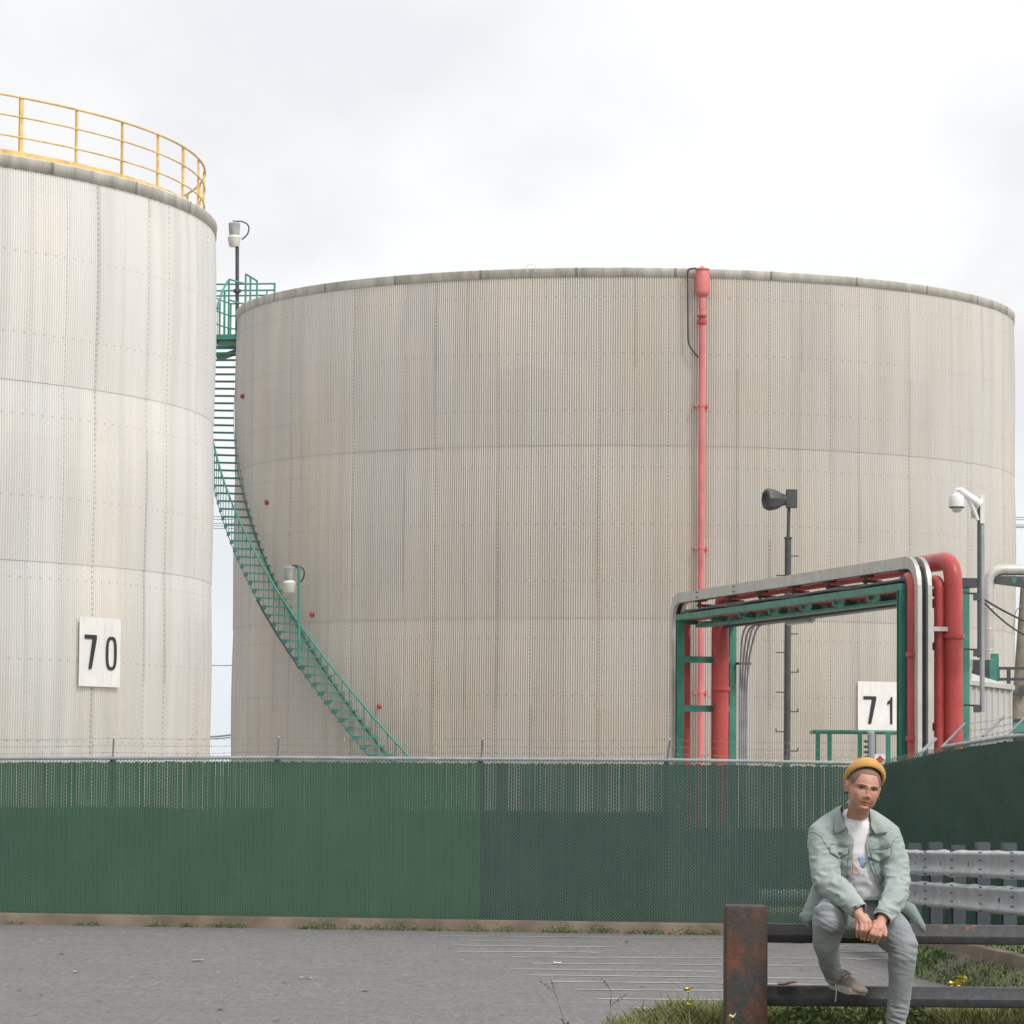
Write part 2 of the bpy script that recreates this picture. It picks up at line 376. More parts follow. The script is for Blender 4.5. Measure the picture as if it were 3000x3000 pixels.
def kerb():
    mb = MB(); pts = fillet(KP, 1.2, 5); prof = [(0, -.05), (.012, .12), (.03, .157), (.17, .160), (.18, -.05)]
    vs = []; fs = []; n = len(prof)
    for i, p in enumerate(pts):
        t = (pts[min(i+1, len(pts)-1)]-pts[max(i-1, 0)]).normalized(); nr = Vector((-t.y, t.x, 0))
        vs += [p+nr*a+Vector((0, 0, b)) for a, b in prof]
    for i in range(len(pts)-1):
        for k in range(n): k2 = (k+1) % n; fs.append((i*n+k, i*n+k2, (i+1)*n+k2, (i+1)*n+k))
    o = mb.add(vs, fs).build('kerb', M['kerb'], None, True); o['kind'] = 'structure'
kerb()
# painted lines on the lot
mk = MB(); kv = 0
lines = [(1290, 2742.0, 2130, 2748.5), (1370, 2757, 1520, 2757.5), (1320, 2769, 1800, 2774.5), (1340, 2787, 1760, 2790), (1500, 2804, 2520, 2808), (1560, 2822, 2400, 2829),
         (1500, 2839, 2100, 2846), (1548, 2856, 2420, 2867), (1608, 2875, 2420, 2884.5), (1690, 2899, 2480, 2904), (1750, 2926, 2560, 2933), (1850, 2953, 2640, 2960),
         (2380, 2772, 2600, 2770), (2300, 2763, 2560, 2757), (2460, 2789, 2640, 2787), (2505, 2811, 2740, 2803), (2690, 2806, 2790, 2804), (2722, 2827, 2806, 2824), (2776, 2848, 3010, 2846), (2900, 2872, 3060, 2868)]
for (u0, v0, u1, v1) in lines:
    a, b = gr(u0, v0), gr(u1, v1); d = (b-a).normalized(); nr = Vector((-d.y, d.x, 0))*.08; n = 24
    vs = []
    for i in range(n+1):
        p = a.lerp(b, i/n)+nr*(.25*sin(i*1.7+v0)); vs += [(p.x-nr.x, p.y-nr.y, .001), (p.x+nr.x, p.y+nr.y, .001)]
    mk.add(vs, [(2*i, 2*i+2, 2*i+3, 2*i+1) for i in range(n)])
mo = mk.build('painted_lines', M['paint']); mo['kind'] = 'structure'

# grassy bank by the photographer: flat crown with a shoulder that falls to the lot
def bank_z(x, y):
    crown = .80+.335*min(1, max(0, (x+.1)/.95))+.02*sin(x*3.1+y*.7)
    if x < -.1: crown -= .25*min(1, (-.1-x)/1.5)
    crown -= min(.42, max(0, .26*(17.9-y)))
    edge = 18.55+.25*sin(x*1.9)
    t = min(1, max(0, (y-edge)/3.4)); t = t*t*(3-2*t)
    return crown*(1-t)-.03*t
gx = np.linspace(-9, 14, 116); gy = np.linspace(-6, 23.5, 150)
V = [(x, y, bank_z(x, y)+.018*noise.noise(Vector((x*2.3, y*2.3, 0)))) for y in gy for x in gx]
nx = len(gx); Fq = [(j*nx+i, j*nx+i+1, (j+1)*nx+i+1, (j+1)*nx+i) for j in range(len(gy)-1) for i in range(nx-1)]
o = np_mesh('grass_bank', V, Fq, M['soil'], None, None, True); o['kind'] = 'structure'
# verge that carries the guardrail on the right; a weedy slope runs from its kerb down to the lot
VY, VX, VZ = [24, 30, 34, 40, 43, 47, 50.3, 53.2], [7.2, 6.6, 6.2, 5.43, 5.06, 5.14, 5.30, 5.0], [-.2, .05, .2, .225, .235, .13, .03, 0]
def verge_z(x, y):
    x0 = float(np.interp(y, VY, VX)); z0 = float(np.interp(y, VY, VZ)); d = x-x0
    if d < 0: return max(-.06, z0+.03+d*max(0, z0+.06)/(.1+1.5*max(0, z0)))
    return z0+.13*min(1, max(0, (y-24)/8))+.03*d*min(1, max(0, (y-24)/10))
V = []; xs = np.concatenate([np.linspace(-1.5, -.02, 14), np.linspace(.14, 9, 36)]); ys = np.linspace(24, 53.2, 74)
for y in ys:
    x0 = float(np.interp(y, VY, VX))
    for d in xs: V.append((x0+d, y, verge_z(x0+d, y)+.02*noise.noise(Vector((x0+d, y, 3)))))
nx = len(xs); Fq = [(j*nx+i, j*nx+i+1, (j+1)*nx+i+1, (j+1)*nx+i) for j in range(len(ys)-1) for i in range(nx-1)]
o = np_mesh('verge', V, Fq, M['verge'], None, None, True); o['kind'] = 'structure'

# blades, numpy
def blades(name, pts, hts, wid, mat, lean=.5, seed=1):
    g = np.random.default_rng(seed); n = len(pts); P = np.array(pts); h = np.array(hts)[:, None]
    a = g.uniform(0, 2*pi, n); wv = np.stack([np.cos(a), np.sin(a), np.zeros(n)], 1)*(wid*g.uniform(.6, 1.3, n))[:, None]
    b = g.uniform(0, 2*pi, n); lv = np.stack([np.cos(b), np.sin(b), np.zeros(n)], 1)*h*(lean*g.uniform(.2, 1, n))[:, None]
    up = np.array([0, 0, 1.])
    V = np.concatenate([P-wv, P+wv, P+lv*.35+up*h*.62+wv*.7, P+lv*.35+up*h*.62-wv*.7, P+lv+up*h+wv*.1, P+lv+up*h-wv*.1])
    i = np.arange(n); Fq = np.concatenate([np.stack([i, i+n, i+2*n, i+3*n], 1), np.stack([i+3*n, i+2*n, i+4*n, i+5*n], 1)])
    return np_mesh(name, V, Fq, mat)
def leaf_cloud(mb, c, rx, ry, rz, n, size, seed):
    g = random.Random(seed)
    for _ in range(n):
        while True:
            p = Vector((g.uniform(-1, 1), g.uniform(-1, 1), g.uniform(0, 1)))
            if p.length < 1: break
        p = Vector(c)+Vector((p.x*rx, p.y*ry, p.z*rz)); s = size*g.uniform(.6, 1.4)
        a = Vector((g.gauss(0, 1), g.gauss(0, 1), g.gauss(0, .7))).normalized(); b = a.orthogonal().normalized()
        b = (b*cos(g.uniform(0, 6))+a.cross(b)*sin(g.uniform(0, 6))).normalized()
        mb.add([p-a*s, p+b*s*.45, p+a*s, p-b*s*.45], [(0, 1, 2, 3)])
g = np.random.default_rng(5); pts = []; hts = []
while len(pts) < 46000:
    x = g.uniform(-.2, 3.2); y = g.uniform(16.2, 19.6)
    dens = noise.noise(Vector((x*1.6, y*1.6, 0)))
    if x < .7 and g.random() < .45: continue
    if g.random() > .72+.5*dens: continue
    pts.append((x, y, bank_z(x, y)-.02)); hts.append(g.uniform(.035, .085)*(1+.6*dens)+(.05 if g.random() < .02 else 0))
go = blades('bank_grass', pts, hts, .0036, M['grass'], 1.1, 3); go['kind'] = 'stuff'; tag(go, 'short rough grass covering the bank under the rusty barrier', 'grass')
mb = MB()
for i in range(130):
    x = rnd.uniform(1.32, 1.95); y = rnd.uniform(17.3, 18.6); leaf_cloud(mb, (x, y, bank_z(x, y)), .09, .09, .12, 26, .017, i)
o = mb.build('ground_cover_leaves', M['leaf']); tag(o, 'low broad leaved green weeds behind the rusty post', 'ground cover', kind='stuff')
pts = []; hts = []
while len(pts) < 26000:
    y = g.uniform(34, 51); x0 = float(np.interp(y, VY, VX)); x = x0+g.uniform(-.8, 2.0); d = noise.noise(Vector((x*1.1, y*.6, 9)))
    if -.02 < x-x0 < .2: continue
    if x < x0 and (x0-x)/(.2+1.9*max(0, float(np.interp(y, VY, VZ)))) > .75+.5*noise.noise(Vector((y*.55, 2, 0))): continue
    if g.random() > .85+.9*d: continue
    pts.append((x, y, verge_z(x, y)-.01)); hts.append(g.uniform(.02, .075)*(1+.5*d))
o = blades('verge_weeds', pts, hts, .013, M['leaf'], 1.1, 8); tag(o, 'strip of green weeds spilling over the kerb below the guardrail', 'weeds', kind='stuff')
# weed tufts in the joint of kerb and lot
tufts = [(60, 10, .6), (245, 8, .5), (290, 8, .4), (480, 14, .7), (560, 12, .5), (640, 12, .8), (705, 12, .9), (930, 18, .7), (975, 22, 1.3), (1050, 12, .7), (1125, 14, .9), (1195, 22, 1.2), (1290, 12, .7), (1400, 14, .9), (1485, 14, 1.0), (1620, 14, .8), (1665, 14, .9), (1755, 22, 1.2), (1860, 12, .8), (1920, 12, .7), (2015, 16, 1.1), (2085, 10, .8)]
words = ['fifth', 'sixth']
for i, (u, n, s) in enumerate(tufts):
    x = (u-1500)/F*55.0; x = (u-1500)/F*fl(x); y = fl(x)-.05; mb = MB()
    for k in range(n):
        e_ = rnd.gauss(0, 1); leaf_cloud(mb, (x+e_*.15*s, y+rnd.uniform(-.06, .03), 0), .06, .05, .115*s*math.exp(-e_*e_*.5)+.015, 12, .016, i*50+k)
    o = mb.build('weed_tuft', M['leaf']); tag(o, 'small green weed tuft growing at the foot of the brown kerb', 'weed', 'weed tufts along the kerb')
# litter
def litter(u, v, w, h, name, mat, label, cat, ang=0.0, zz=None, group=None):
    p = gr(u, v, 0) if zz is None else zz
    mb = MB(); n = 5; vs = []
    for j in range(n):
        for i in range(n):
            a = (i/(n-1)-.5)*w; b = (j/(n-1)-.5)*h
            vs.append((p.x+a*cos(ang)-b*sin(ang), p.y+a*sin(ang)+b*cos(ang), p.z+.012+.3*w*(noise.noise(Vector((a*14+u, b*14, v)))*.5+.25)))
    fs = [(j*n+i, j*n+i+1, (j+1)*n+i+1, (j+1)*n+i) for j in range(n-1) for i in range(n-1)]
    m2 = [(x, y, z-.006) for x, y, z in vs]; k = n*n
    mb.add(vs+m2, fs+[tuple(q+k for q in reversed(f)) for f in fs]); return tag(mb.build(name, mat), label, cat, group)
litter(1806, 2731, .17, .2, 'paper_scrap', M['paper'], 'largest white paper scrap lying against the brown kerb', 'litter', .3)
litter(1744, 2730, .07, .1, 'paper_scrap', M['paper'], 'white paper crumb just left of the largest scrap by the kerb', 'litter', .9)
litter(2018, 2733, .14, .15, 'paper_scrap', M['paper'], 'white paper scrap by the kerb near the rusty post', 'litter', .2)
litter(1913, 2735, .15, .1, 'wrapper', M['brownleaf'], 'flat tan wrapper lying by the kerb between two paper scraps', 'litter', .1)
litter(747, 2712, .06, .1, 'paper_scrap', M['paper'], 'white crumb beside the leafy weed tuft at the left kerb', 'litter', .3)
litter(538, 2701, .06, .09, 'paper_scrap', M['paper'], 'tiny white crumb on the lot below the kerb near the first fence post', 'litter', .3)
litter(580, 2817, .12, .14, 'paper_scrap', M['grey'], 'flat grey scrap lying alone in the middle of the lot', 'litter', .2)
litter(220, 2849, .05, .1, 'paper_scrap', M['paper'], 'small white crumb on the bare asphalt far to the left', 'litter', .2)
litter(893, 2868, .07, .16, 'paper_scrap', M['paper'], 'crumpled white scrap at the start of a faint line on the lot', 'litter', 1.2)
litter(1070, 2904, .06, .1, 'dry_leaf', M['brownleaf'], 'dry tan leaf lying on the asphalt at the bottom centre', 'leaf', .5)
litter(1632, 2824, .10, .08, 'paper_scrap', M['paper'], 'white chip lying among the painted lines', 'litter', .1)
litter(2560, 2767, .12, .16, 'paper_scrap', M['paper'], 'white scrap on the lot seen under the seated person\'s hands', 'litter', .1)
litter(2846, 2863, .16, .16, 'paper_scrap', M['paper'], 'white scrap behind the yellow flower at the right', 'litter', .1)
for (u, v) in ((120, 2915), (290, 2935), (645, 2960), (810, 2993), (835, 2880), (1835, 2762), (1965, 2765), (180, 2797), (2345, 2840)):
    litter(u, v, .05, .06, 'asphalt_crumb', M['dark'], 'small dark crumb of asphalt lying loose on the lot', 'stone', rnd.uniform(0, 3), None, 'loose dark crumbs on the lot')

# unseen wooded ridge, added behind and right of the camera to darken tank reflections
V = []; Fs = []; n = 260
for i in range(n+1):
    a = radians(58+195*i/n); h = 11+4*noise.noise(Vector((a*5, 0, 0)))+2.2*noise.noise(Vector((a*31, 3, 0)))+1.2*noise.noise(Vector((a*90, 7, 0)))
    for rr_, hh in ((168, -.5), (170, h*.55), (173, h), (178, h*.8), (184, -.5)): V.append((rr_*sin(a), rr_*cos(a), hh))
for i in range(n):
    for k in range(4): Fs.append((i*5+k, (i+1)*5+k, (i+1)*5+k+1, i*5+k+1))
M['ridge_dark'] = simple('dark_reflected_ridge', (.05, .075, .035), .9, 0, .4, .25)
o = np_mesh('added_reflection_ridge', V, Fs, M['ridge_dark']); o['kind'] = 'structure'

# ================================================================== TANKS
def cyl_angle(u, C, R):
    """angle (0 = towards -Y, positive to +X) at which image column u first meets the cylinder"""
    d = ray(u, 2262); d2 = Vector((d.x, d.y)).normalized(); b = d2.dot(Vector(C)); D = b*b-(Vector(C).length_squared-R*R)
    t = b-sqrt(max(D, 0)); p = d2*t-Vector(C); return math.atan2(p.x, -p.y)
def on(C, r, a, z): return Vector((C[0]+r*sin(a), C[1]-r*cos(a), z))
def tank_shell(root, C, R, levels, ribs, mat, bulge=.032):
    N = ribs*6; j = np.arange(N+1); a = -pi+2*pi*j/N; rib = .0145*np.cos(2*pi*j/6); Vs = []; UV = []; Fs = []; off = 0
    for q in range(len(levels)-1):
        z0, z1 = levels[q], levels[q+1]; rows = 6
        for k in range(rows):
            t = k/(rows-1); z = z0-(.03 if k == 0 and q else 0)+(z1-z0)*t
            g2 = np.array([noise.noise(Vector((x*1.9, q*5.0, R))) for x in np.floor((a+pi)*R/.83)])
            r = R+rib+bulge*4*t*(1-t)*(1+.8*g2)+(.014 if k == 0 and q else .0)
            Vs.append(np.stack([C[0]+r*np.sin(a), C[1]-r*np.cos(a), np.full(N+1, z)], 1)); UV.append(np.stack([R*(a+pi), np.full(N+1, z)], 1))
        for k in range(rows-1):
            i = off+k*(N+1)+np.arange(N); Fs.append(np.stack([i, i+1, i+N+2, i+N+1], 1))
        off += rows*(N+1)
    o = np_mesh('shell', np.concatenate(Vs), np.concatenate(Fs), mat, root, np.concatenate(UV), True); return o
def tank_rim(root, C, R, zb, zt):
    N = 360; prof = [(R-.02, zb), (R+.035, zb-.005), (R+.04, zt-.03), (R+.052, zt-.012), (R+.05, zt), (R-.06, zt+.005)]; Vs = []; UV = []; Fs = []
    n = len(prof)
    for i in range(N+1):
        a = -pi+2*pi*i/N
        for k, (r, z) in enumerate(prof): Vs.append(on(C, r+.004*noise.noise(Vector((a*40, z*3, R))), a, z)); UV.append((R*(a+pi), z*1.0+k*.1))
    for i in range(N):
        for k in range(n-1): Fs.append((i*n+k, (i+1)*n+k, (i+1)*n+k+1, i*n+k+1))
    np_mesh('rim', Vs, Fs, M['rim'], root, UV, False)
    MB().lathe((C[0], C[1], zt), [(R-.05, -.05), (R-.05, .003), (R*.5, .3), (.5, .55), (0, .56)], 120).build('roof', M['roof'], root, True)
# --- left tank with the yellow railing
CL, RL = (-16.772, 69.862), 11.127
tl = thing('storage_tank', 'pale ribbed metal storage tank with yellow railing, cut off by the left edge', 'storage tank', (CL[0], CL[1], 0), 'ribbed storage tanks')
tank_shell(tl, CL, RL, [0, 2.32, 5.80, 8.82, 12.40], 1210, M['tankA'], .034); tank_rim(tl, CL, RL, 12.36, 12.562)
rr = RL-.2; za, zb = 12.60, 13.62
ang = [cyl_angle(u, CL, rr) for u in (33, 194, 328, 437, 516, 570, 597)]
step = (ang[4]-ang[0])/4; posts = [ang[0]+step*k for k in range(-9, 24)]
def arc_tube(C, r, a0, a1, z, rad, n=120): return [on(C, r, a0+(a1-a0)*i/n, z) for i in range(n+1)]
rl = MB().tube(arc_tube(CL, rr, -pi, pi, zb, .022, 240), .022, 8).build('railing', M['yellow'], tl, True)
for z in (za+.67*(zb-za), za+.33*(zb-za)): MB().tube(arc_tube(CL, rr, -pi, pi, z, .016, 240), .016, 8).build('mid_rail', M['yellow'], rl, True)
mb = MB(); n = 240
for i in range(n):
    a0, a1 = -pi+2*pi*i/n, -pi+2*pi*(i+1)/n; mb.bar(on(CL, rr, a0, za+.045), on(CL, rr, a1, za+.045), .012, .10)
mb.build('toe_board', M['yellow'], rl)
for k, a in enumerate(posts):
    wide = k % 4 == 1
    mb = MB().bar(on(CL, rr-.02, a, za-.04), on(CL, rr-.02, a, zb), .075 if wide else .042, .04, (sin(a), -cos(a), 0))
    mb.box(on(CL, rr-.04, a, za+.01), (.14, .14, .02), a)
    mb.build('railing_post', M['yellow'], rl)
# --- right tank
CR, RR = (2.973, 100.0), 10.331
tr = thing('storage_tank', 'large grey ribbed metal storage tank with a green stair winding round it', 'storage tank', (CR[0], CR[1], 0), 'ribbed storage tanks')
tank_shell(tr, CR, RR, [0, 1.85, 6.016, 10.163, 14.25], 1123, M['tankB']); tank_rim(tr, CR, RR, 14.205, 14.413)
# stair: angle phi to the left of the front; z = 2.75 + .178*(phi-35)
def sz(phi): return 2.75+.178*(phi-35)
for k, (r, hh) in enumerate(((RR+.07, .05), (RR+.80, .028))):
    st = MB(); p = [on(CR, r, -radians(q), sz(q)-.10) for q in np.arange(20, 99.1, .5)]
    for a, b in zip(p[:-1], p[1:]): st.bar(a, b, .012, hh)
    if k == 0: stair = st.build('staircase', M['teal'], tr)
    else: st.build('stringer', M['teal'], stair)
hp = [on(CR, RR+.80, -radians(q), sz(q)+.95) for q in np.arange(19.5, 99.3, .75)]
MB().tube(hp, .026, 8).build('handrail', M['teal'], stair, True)
mb = MB(); q = 20.0; k = 0
while q < 98.8:
    c = -radians(q); z = sz(q); e1 = Vector((cos(c), sin(c), 0))   # tangent
    a, b = on(CR, RR+.08, c, z), on(CR, RR+.80, c, z)
    s2 = MB().bar(a, b, .22, .035)
    s2.bar(b-e1*.11+Vector((0, 0, -.04)), b+e1*.11+Vector((0, 0, -.04)), .02, .10)
    s2.build('step', M['teal'], stair)
    MB().bar(b, b+Vector((0, 0, .95)), .018, .018).build('baluster', M['teal'], stair)
    q += 1.22; k += 1
# dark brackets that pin the outer step ends
# platform at the head of the stair
ph0, ph1 = -radians(98.5), -radians(107.5); zp = 14.12
plat = MB(); n = 6
for i in range(n):
    a0 = ph0+(ph1-ph0)*i/n; a1 = ph0+(ph1-ph0)*(i+1)/n
    plat.add([on(CR, RR+.06, a0, zp), on(CR, RR+1.05, a0, zp), on(CR, RR+1.05, a1, zp), on(CR, RR+.06, a1, zp), on(CR, RR+.06, a0, zp-.18), on(CR, RR+1.05, a0, zp-.18), on(CR, RR+1.05, a1, zp-.18), on(CR, RR+.06, a1, zp-.18)],
             [(0, 1, 2, 3), (7, 6, 5, 4), (0, 4, 5, 1), (1, 5, 6, 2), (2, 6, 7, 3), (3, 7, 4, 0)])
for dz in (-.36, -.55):
    plat.bar(on(CR, RR+.06, ph0, zp+dz), on(CR, RR+.98, ph0, zp+dz), .1, .09)
plat.bar(on(CR, RR+.06, ph0, zp-.40), on(CR, RR+.78, ph0, zp-.66), .5, .08)
pf = plat.build('platform', M['teal'], tr)
mb = MB()
for a in (ph0, (ph0+ph1)/2, ph1):
    for r in (RR+1.0,): mb.bar(on(CR, r, a, zp), on(CR, r, a, zp+1.08), .05, .05)
mb.bar(on(CR, RR+.40, ph1, zp), on(CR, RR+.40, ph1, zp+1.08), .05, .05)
mb.bar(on(CR, RR+.30, ph0, zp), on(CR, RR+.30, ph0, zp+1.65), .05, .05)
for z in (.36, .72, 1.06):
    mb.tube(arc_tube(CR, RR+1.0, ph0, ph1, zp+z, 0, 10), .022, 6); mb.tube([on(CR, RR+1.0, ph1, zp+z), on(CR, RR-.1, ph1, zp+z)], .022, 6)
mb.build('platform_railing', M['teal'], pf)
mb = MB()                                                     # roof gate beside the platform
pa = [(671, 817, 99.6), (719, 831, 99.8)]
A, B = at(671, 818, 98.5), at(719, 832, 98.9); C1, D1 = at(720, 803, 99.0), at(753, 823, 99.4)
mb.tube([A, B], .024, 6); mb.bar(A, A-Vector((0, 0, 1.47)), .045, .045)
mb.tube([at(668, 822, 98.5), at(650, 855, 98.0), at(638, 905, 97.4)], .03, 6)
mb.bar(at(658, 850, 98.2), at(657, 984, 98.2), .055, .055)
mb.tube([C1, D1], .026, 6)
for p in (C1, C1.lerp(D1, .42), D1): mb.bar(p, p-Vector((0, 0, 1.1)), .05, .05)
for v in (831, 850, 865): mb.tube([at(630, v+2, 103.5), at(807, v, 103.0)], .024, 6)
mb.bar(at(805, 829, 103), at(804, 870, 103), .05, .05); mb.bar(at(782, 850, 103), at(781, 875, 103), .04, .04)
mb.tube([A-Vector((0, 0, .55)), B-Vector((0, 0, .55)), at(735, 878, 99.2)], .024, 6)
mb.build('roof_gate', M['teal'], tr)
# small fittings of the right tank
for (u, v) in ((699, 1161), (774, 1472), (911, 1800), (1112, 2069)):
    a = cyl_angle(u, CR, RR+.05); p = on(CR, RR, a, 0); z = at(u, v, p.y).z
    MB().lathe(on(CR, RR-.02, a, z), [(.035, 0), (.035, .08), (.066, .09), (.066, .12), (.04, .14), (0, .15)], 14, (sin(a), -cos(a), 0)).build('red_cap', M['red'], tr, True)
mb = MB(); c = at(1557, 790, 89.9); mb.tube(fillet([c+Vector((-.10, 0, -.05)), c+Vector((-.10, 0, .12)), c+Vector((.10, 0, .12)), c+Vector((.10, 0, -.05))], .03, 3), .009, 6)
mb.build('lifting_eye', M['whiteplastic'], tr, True)

# number plates
def plate_points(C, r, a):
    t = Vector((cos(a), sin(a), 0)); nrm = Vector((sin(a), -cos(a), 0)); return t, nrm
def number_plate(C, R, u, vt, vb, digits, label, ww=1.1):
    a = cyl_angle(u, C, R+.095); t, nrm = plate_points(C, R, a); p = on(C, R+.075, a, 0)
    zt, zb = at(u, vt, p.y).z, at(u, vb, p.y).z; h = zt-zb
    root = thing('number_plate', label, 'sign', (p.x, p.y, zb), 'tank number plates')
    up = Vector((0, 0, 1)); o0 = Vector((p.x, p.y, zb))+nrm*.02
    Q = lambda x, y, d=0.0: o0+t*(x*ww)+up*(y*h)+nrm*d
    nxx = 7; vs = []; fs = []
    for j in range(nxx):
        for i in range(nxx):
            x, y = i/(nxx-1)-.5, j/(nxx-1); vs.append(Q(x, y, .006*noise.noise(Vector((x*3+u, y*3, 0)))))
    fs = [(j*nxx+i, j*nxx+i+1, (j+1)*nxx+i+1, (j+1)*nxx+i) for j in range(nxx-1) for i in range(nxx-1)]
    k = nxx*nxx; m2 = MB().add(vs+[v-nrm*.012 for v in vs], fs+[tuple(q+k for q in reversed(f)) for f in fs])
    rim = [i for i in range(nxx)]+[j*nxx+nxx-1 for j in range(1, nxx)]+[(nxx-1)*nxx+i for i in range(nxx-2, -1, -1)]+[j*nxx for j in range(nxx-2, 0, -1)]
    m2.f += [(rim[i], rim[i]+k, rim[(i+1) % len(rim)]+k, rim[(i+1) % len(rim)]) for i in range(len(rim))]
    m2.build('panel', M['white'], root)
    for d, x0, x1, y0, y1 in digits:
        W, H = x1-x0, y1-y0; mb = MB(); G = lambda x, y: Q(x0+W*x-.5, y0+H*y, .012)
        if d == '7': polys = [[(0, .885), (0, 1), (1, 1), (1, .885)], [(.66, .885), (1, .885), (.60, 0), (.36, 0)]]
        elif d == '1': polys = [[(.48, 0), (.86, 0), (.86, 1), (.62, 1), (.48, .9)], [(.48, .9), (.48, .78), (.0, .70), (.0, .82)]]
        else:
            polys = []; n = 36
            def ov(q, sx, sy):
                e = 2/3.0; c, s = cos(q), sin(q); return (.5+.5*sx*math.copysign(abs(c)**e, c), .5+.5*sy*math.copysign(abs(s)**e, s))
            for i in range(n):
                q0, q1 = 2*pi*i/n, 2*pi*(i+1)/n; polys.append([ov(q0, 1, 1), ov(q1, 1, 1), ov(q1, .58, .83), ov(q0, .58, .83)])
        for pl in polys: mb.prism([G(*q) for q in pl], nrm*.006)
        mb.build('digit', M['ink'], root)
    return root
number_plate(CL, RL, 288, 1810, 2012, [('7', .11, .40, .255, .745), ('0', .635, .895, .25, .735)], 'white number plate reading 70 on the pale left tank', 1.18)
number_plate(CR, RR, 2573, 1997, 2144, [('7', .13, .44, .155, .705), ('1', .72, .86, .155, .70)], 'white number plate reading 71 behind the green pipe rack', 1.29)

# ================================================================== FOAM LINE on the right tank
a = cyl_angle(2053, CR, RR+.3); P0 = lambda z, d=.26: on(CR, RR+d, a, z)
fp = thing('foam_pipe', 'faded red fire pipe with a chamber on top, running down the grey tank', 'pipe', P0(0))
MB().tube([P0(0), P0(13.45)], .078, 14).build('riser', M['pink'], fp, True)
mb = MB(); mb.lathe(P0(13.7), [(.085, -.3), (.085, .0), (.13, .02), (.168, .08), (.178, .12), (.178, .50), (.15, .60), (.15, .64), (.172, .65), (.172, .68), (.05, .70), (.03, .74), (0, .74)], 20)
mb.build('chamber', M['pink'], fp, True)
mb = MB(); mb.lathe(P0(13.17), [(.08, -.13), (.125, -.12), (.125, -.05), (.085, -.04), (.085, .04), (.12, .05), (.12, .09), (.07, .1)], 18); mb.build('flange', M['red'], fp, True)
for v in (1189, 1607, 2030):
    z = at(2053, v, P0(0).y).z; mb = MB(); t = Vector((cos(a), sin(a), 0))
    mb.bar(P0(z)-t*.16, P0(z)+t*.16, .05, .03); mb.lathe(P0(z-.02), [(.088, 0), (.09, .05), (.088, .06)], 14); mb.bar(P0(z, .0)+t*.15, P0(z, .28)+t*.15, .04, .09); mb.bar(P0(z, .0)-t*.15, P0(z, .28)-t*.15, .03, .05)
    mb.build('pipe_bracket', M['pink'], fp)
y0 = P0(0).y
MB().tube(fillet([at(2040, 786, y0), at(2014, 788, y0), at(2016, 1012, y0), at(2046, 1047, y0)], .3, 6), .022, 8).build('hose', M['black'], fp, True)

# ================================================================== FLOOD LAMPS
def lamp(u, vtop, vbot, y, pole_u, pole_v0, pole_v1, label, polemat, kind):
    sc = y/F; c = at(u, vbot, y); H = (vbot-vtop)*sc; r = .5*36*sc; root = thing('flood_lamp', label, 'lamp', at(pole_u, pole_v1, y), 'lamps on the tank stair')
    q0, q1 = at(pole_u, pole_v0, y), at(pole_u, pole_v1, y)
    MB().tube([q0, q1], .036 if kind == 0 else .05, 10).build('pole', polemat, root, True)
    MB().lathe(c, [(r*.80, .42*H), (r*.85, .46*H), (r*.95, .80*H), (r*.98, .90*H), (r*.7, .94*H), (.04, .95*H), (.05, 1.02*H), (0, 1.03*H)], 18).build('lamp_housing', M['lampbody'], root, True)
    MB().lathe(c, [(r*.78, 0), (r*.85, .02*H), (r*1.05, .30*H), (r*1.12, .36*H), (r*.9, .40*H), (r*.82, .45*H)], 18).build('lamp_glass', M['lampglass'], root, True)
    k = r*2.0; mb = MB()
    mb.tube(fillet([c+Vector((.03, 0, H*.97)), c+Vector((r*1.1, 0, H*1.0)), c+Vector((r*2.45, 0, H*.85)), c+Vector((r*2.3, 0, H*.5)), c+Vector((r*1.25, 0, H*.28))], .2, 5), .02, 7)
    mb.bar(c+Vector((0, .02, H*.93)), Vector((q0.x, q0.y, c.z+H*.93)), .05, .06)
    mb.build('lamp_cable', M['dark'], root, True); return root, q0, q1
r1, q0, q1 = lamp(848, 1655, 1737, at(0, 0, 91.6).y, 876, 1658, 1952, 'grey flood lamp on a green pole halfway up the winding stair', M['teal'], 0)
mb = MB(); mb.tube(fillet([at(876, 1900, 91.7), at(876, 1960, 91.7)]+[on(CR, RR+.82, -radians(f), sz(f)-.12) for f in (48.6, 50.5, 53, 55.5, 57)], .12, 4), .02, 6); mb.build('conduit', M['dark'], r1, True)
r2, q0, q1 = lamp(686, 646, 723, 99.5, 695, 700, 968, 'grey flood lamp on a dark pole above the stair head platform', M['dark'], 1)
MB().lathe(at(695, 860, 99.5), [(.04, 0), (.10, .03), (.11, .07), (.10, .11), (.04, .14)], 14).build('junction_knob', M['dark'], r2, True)
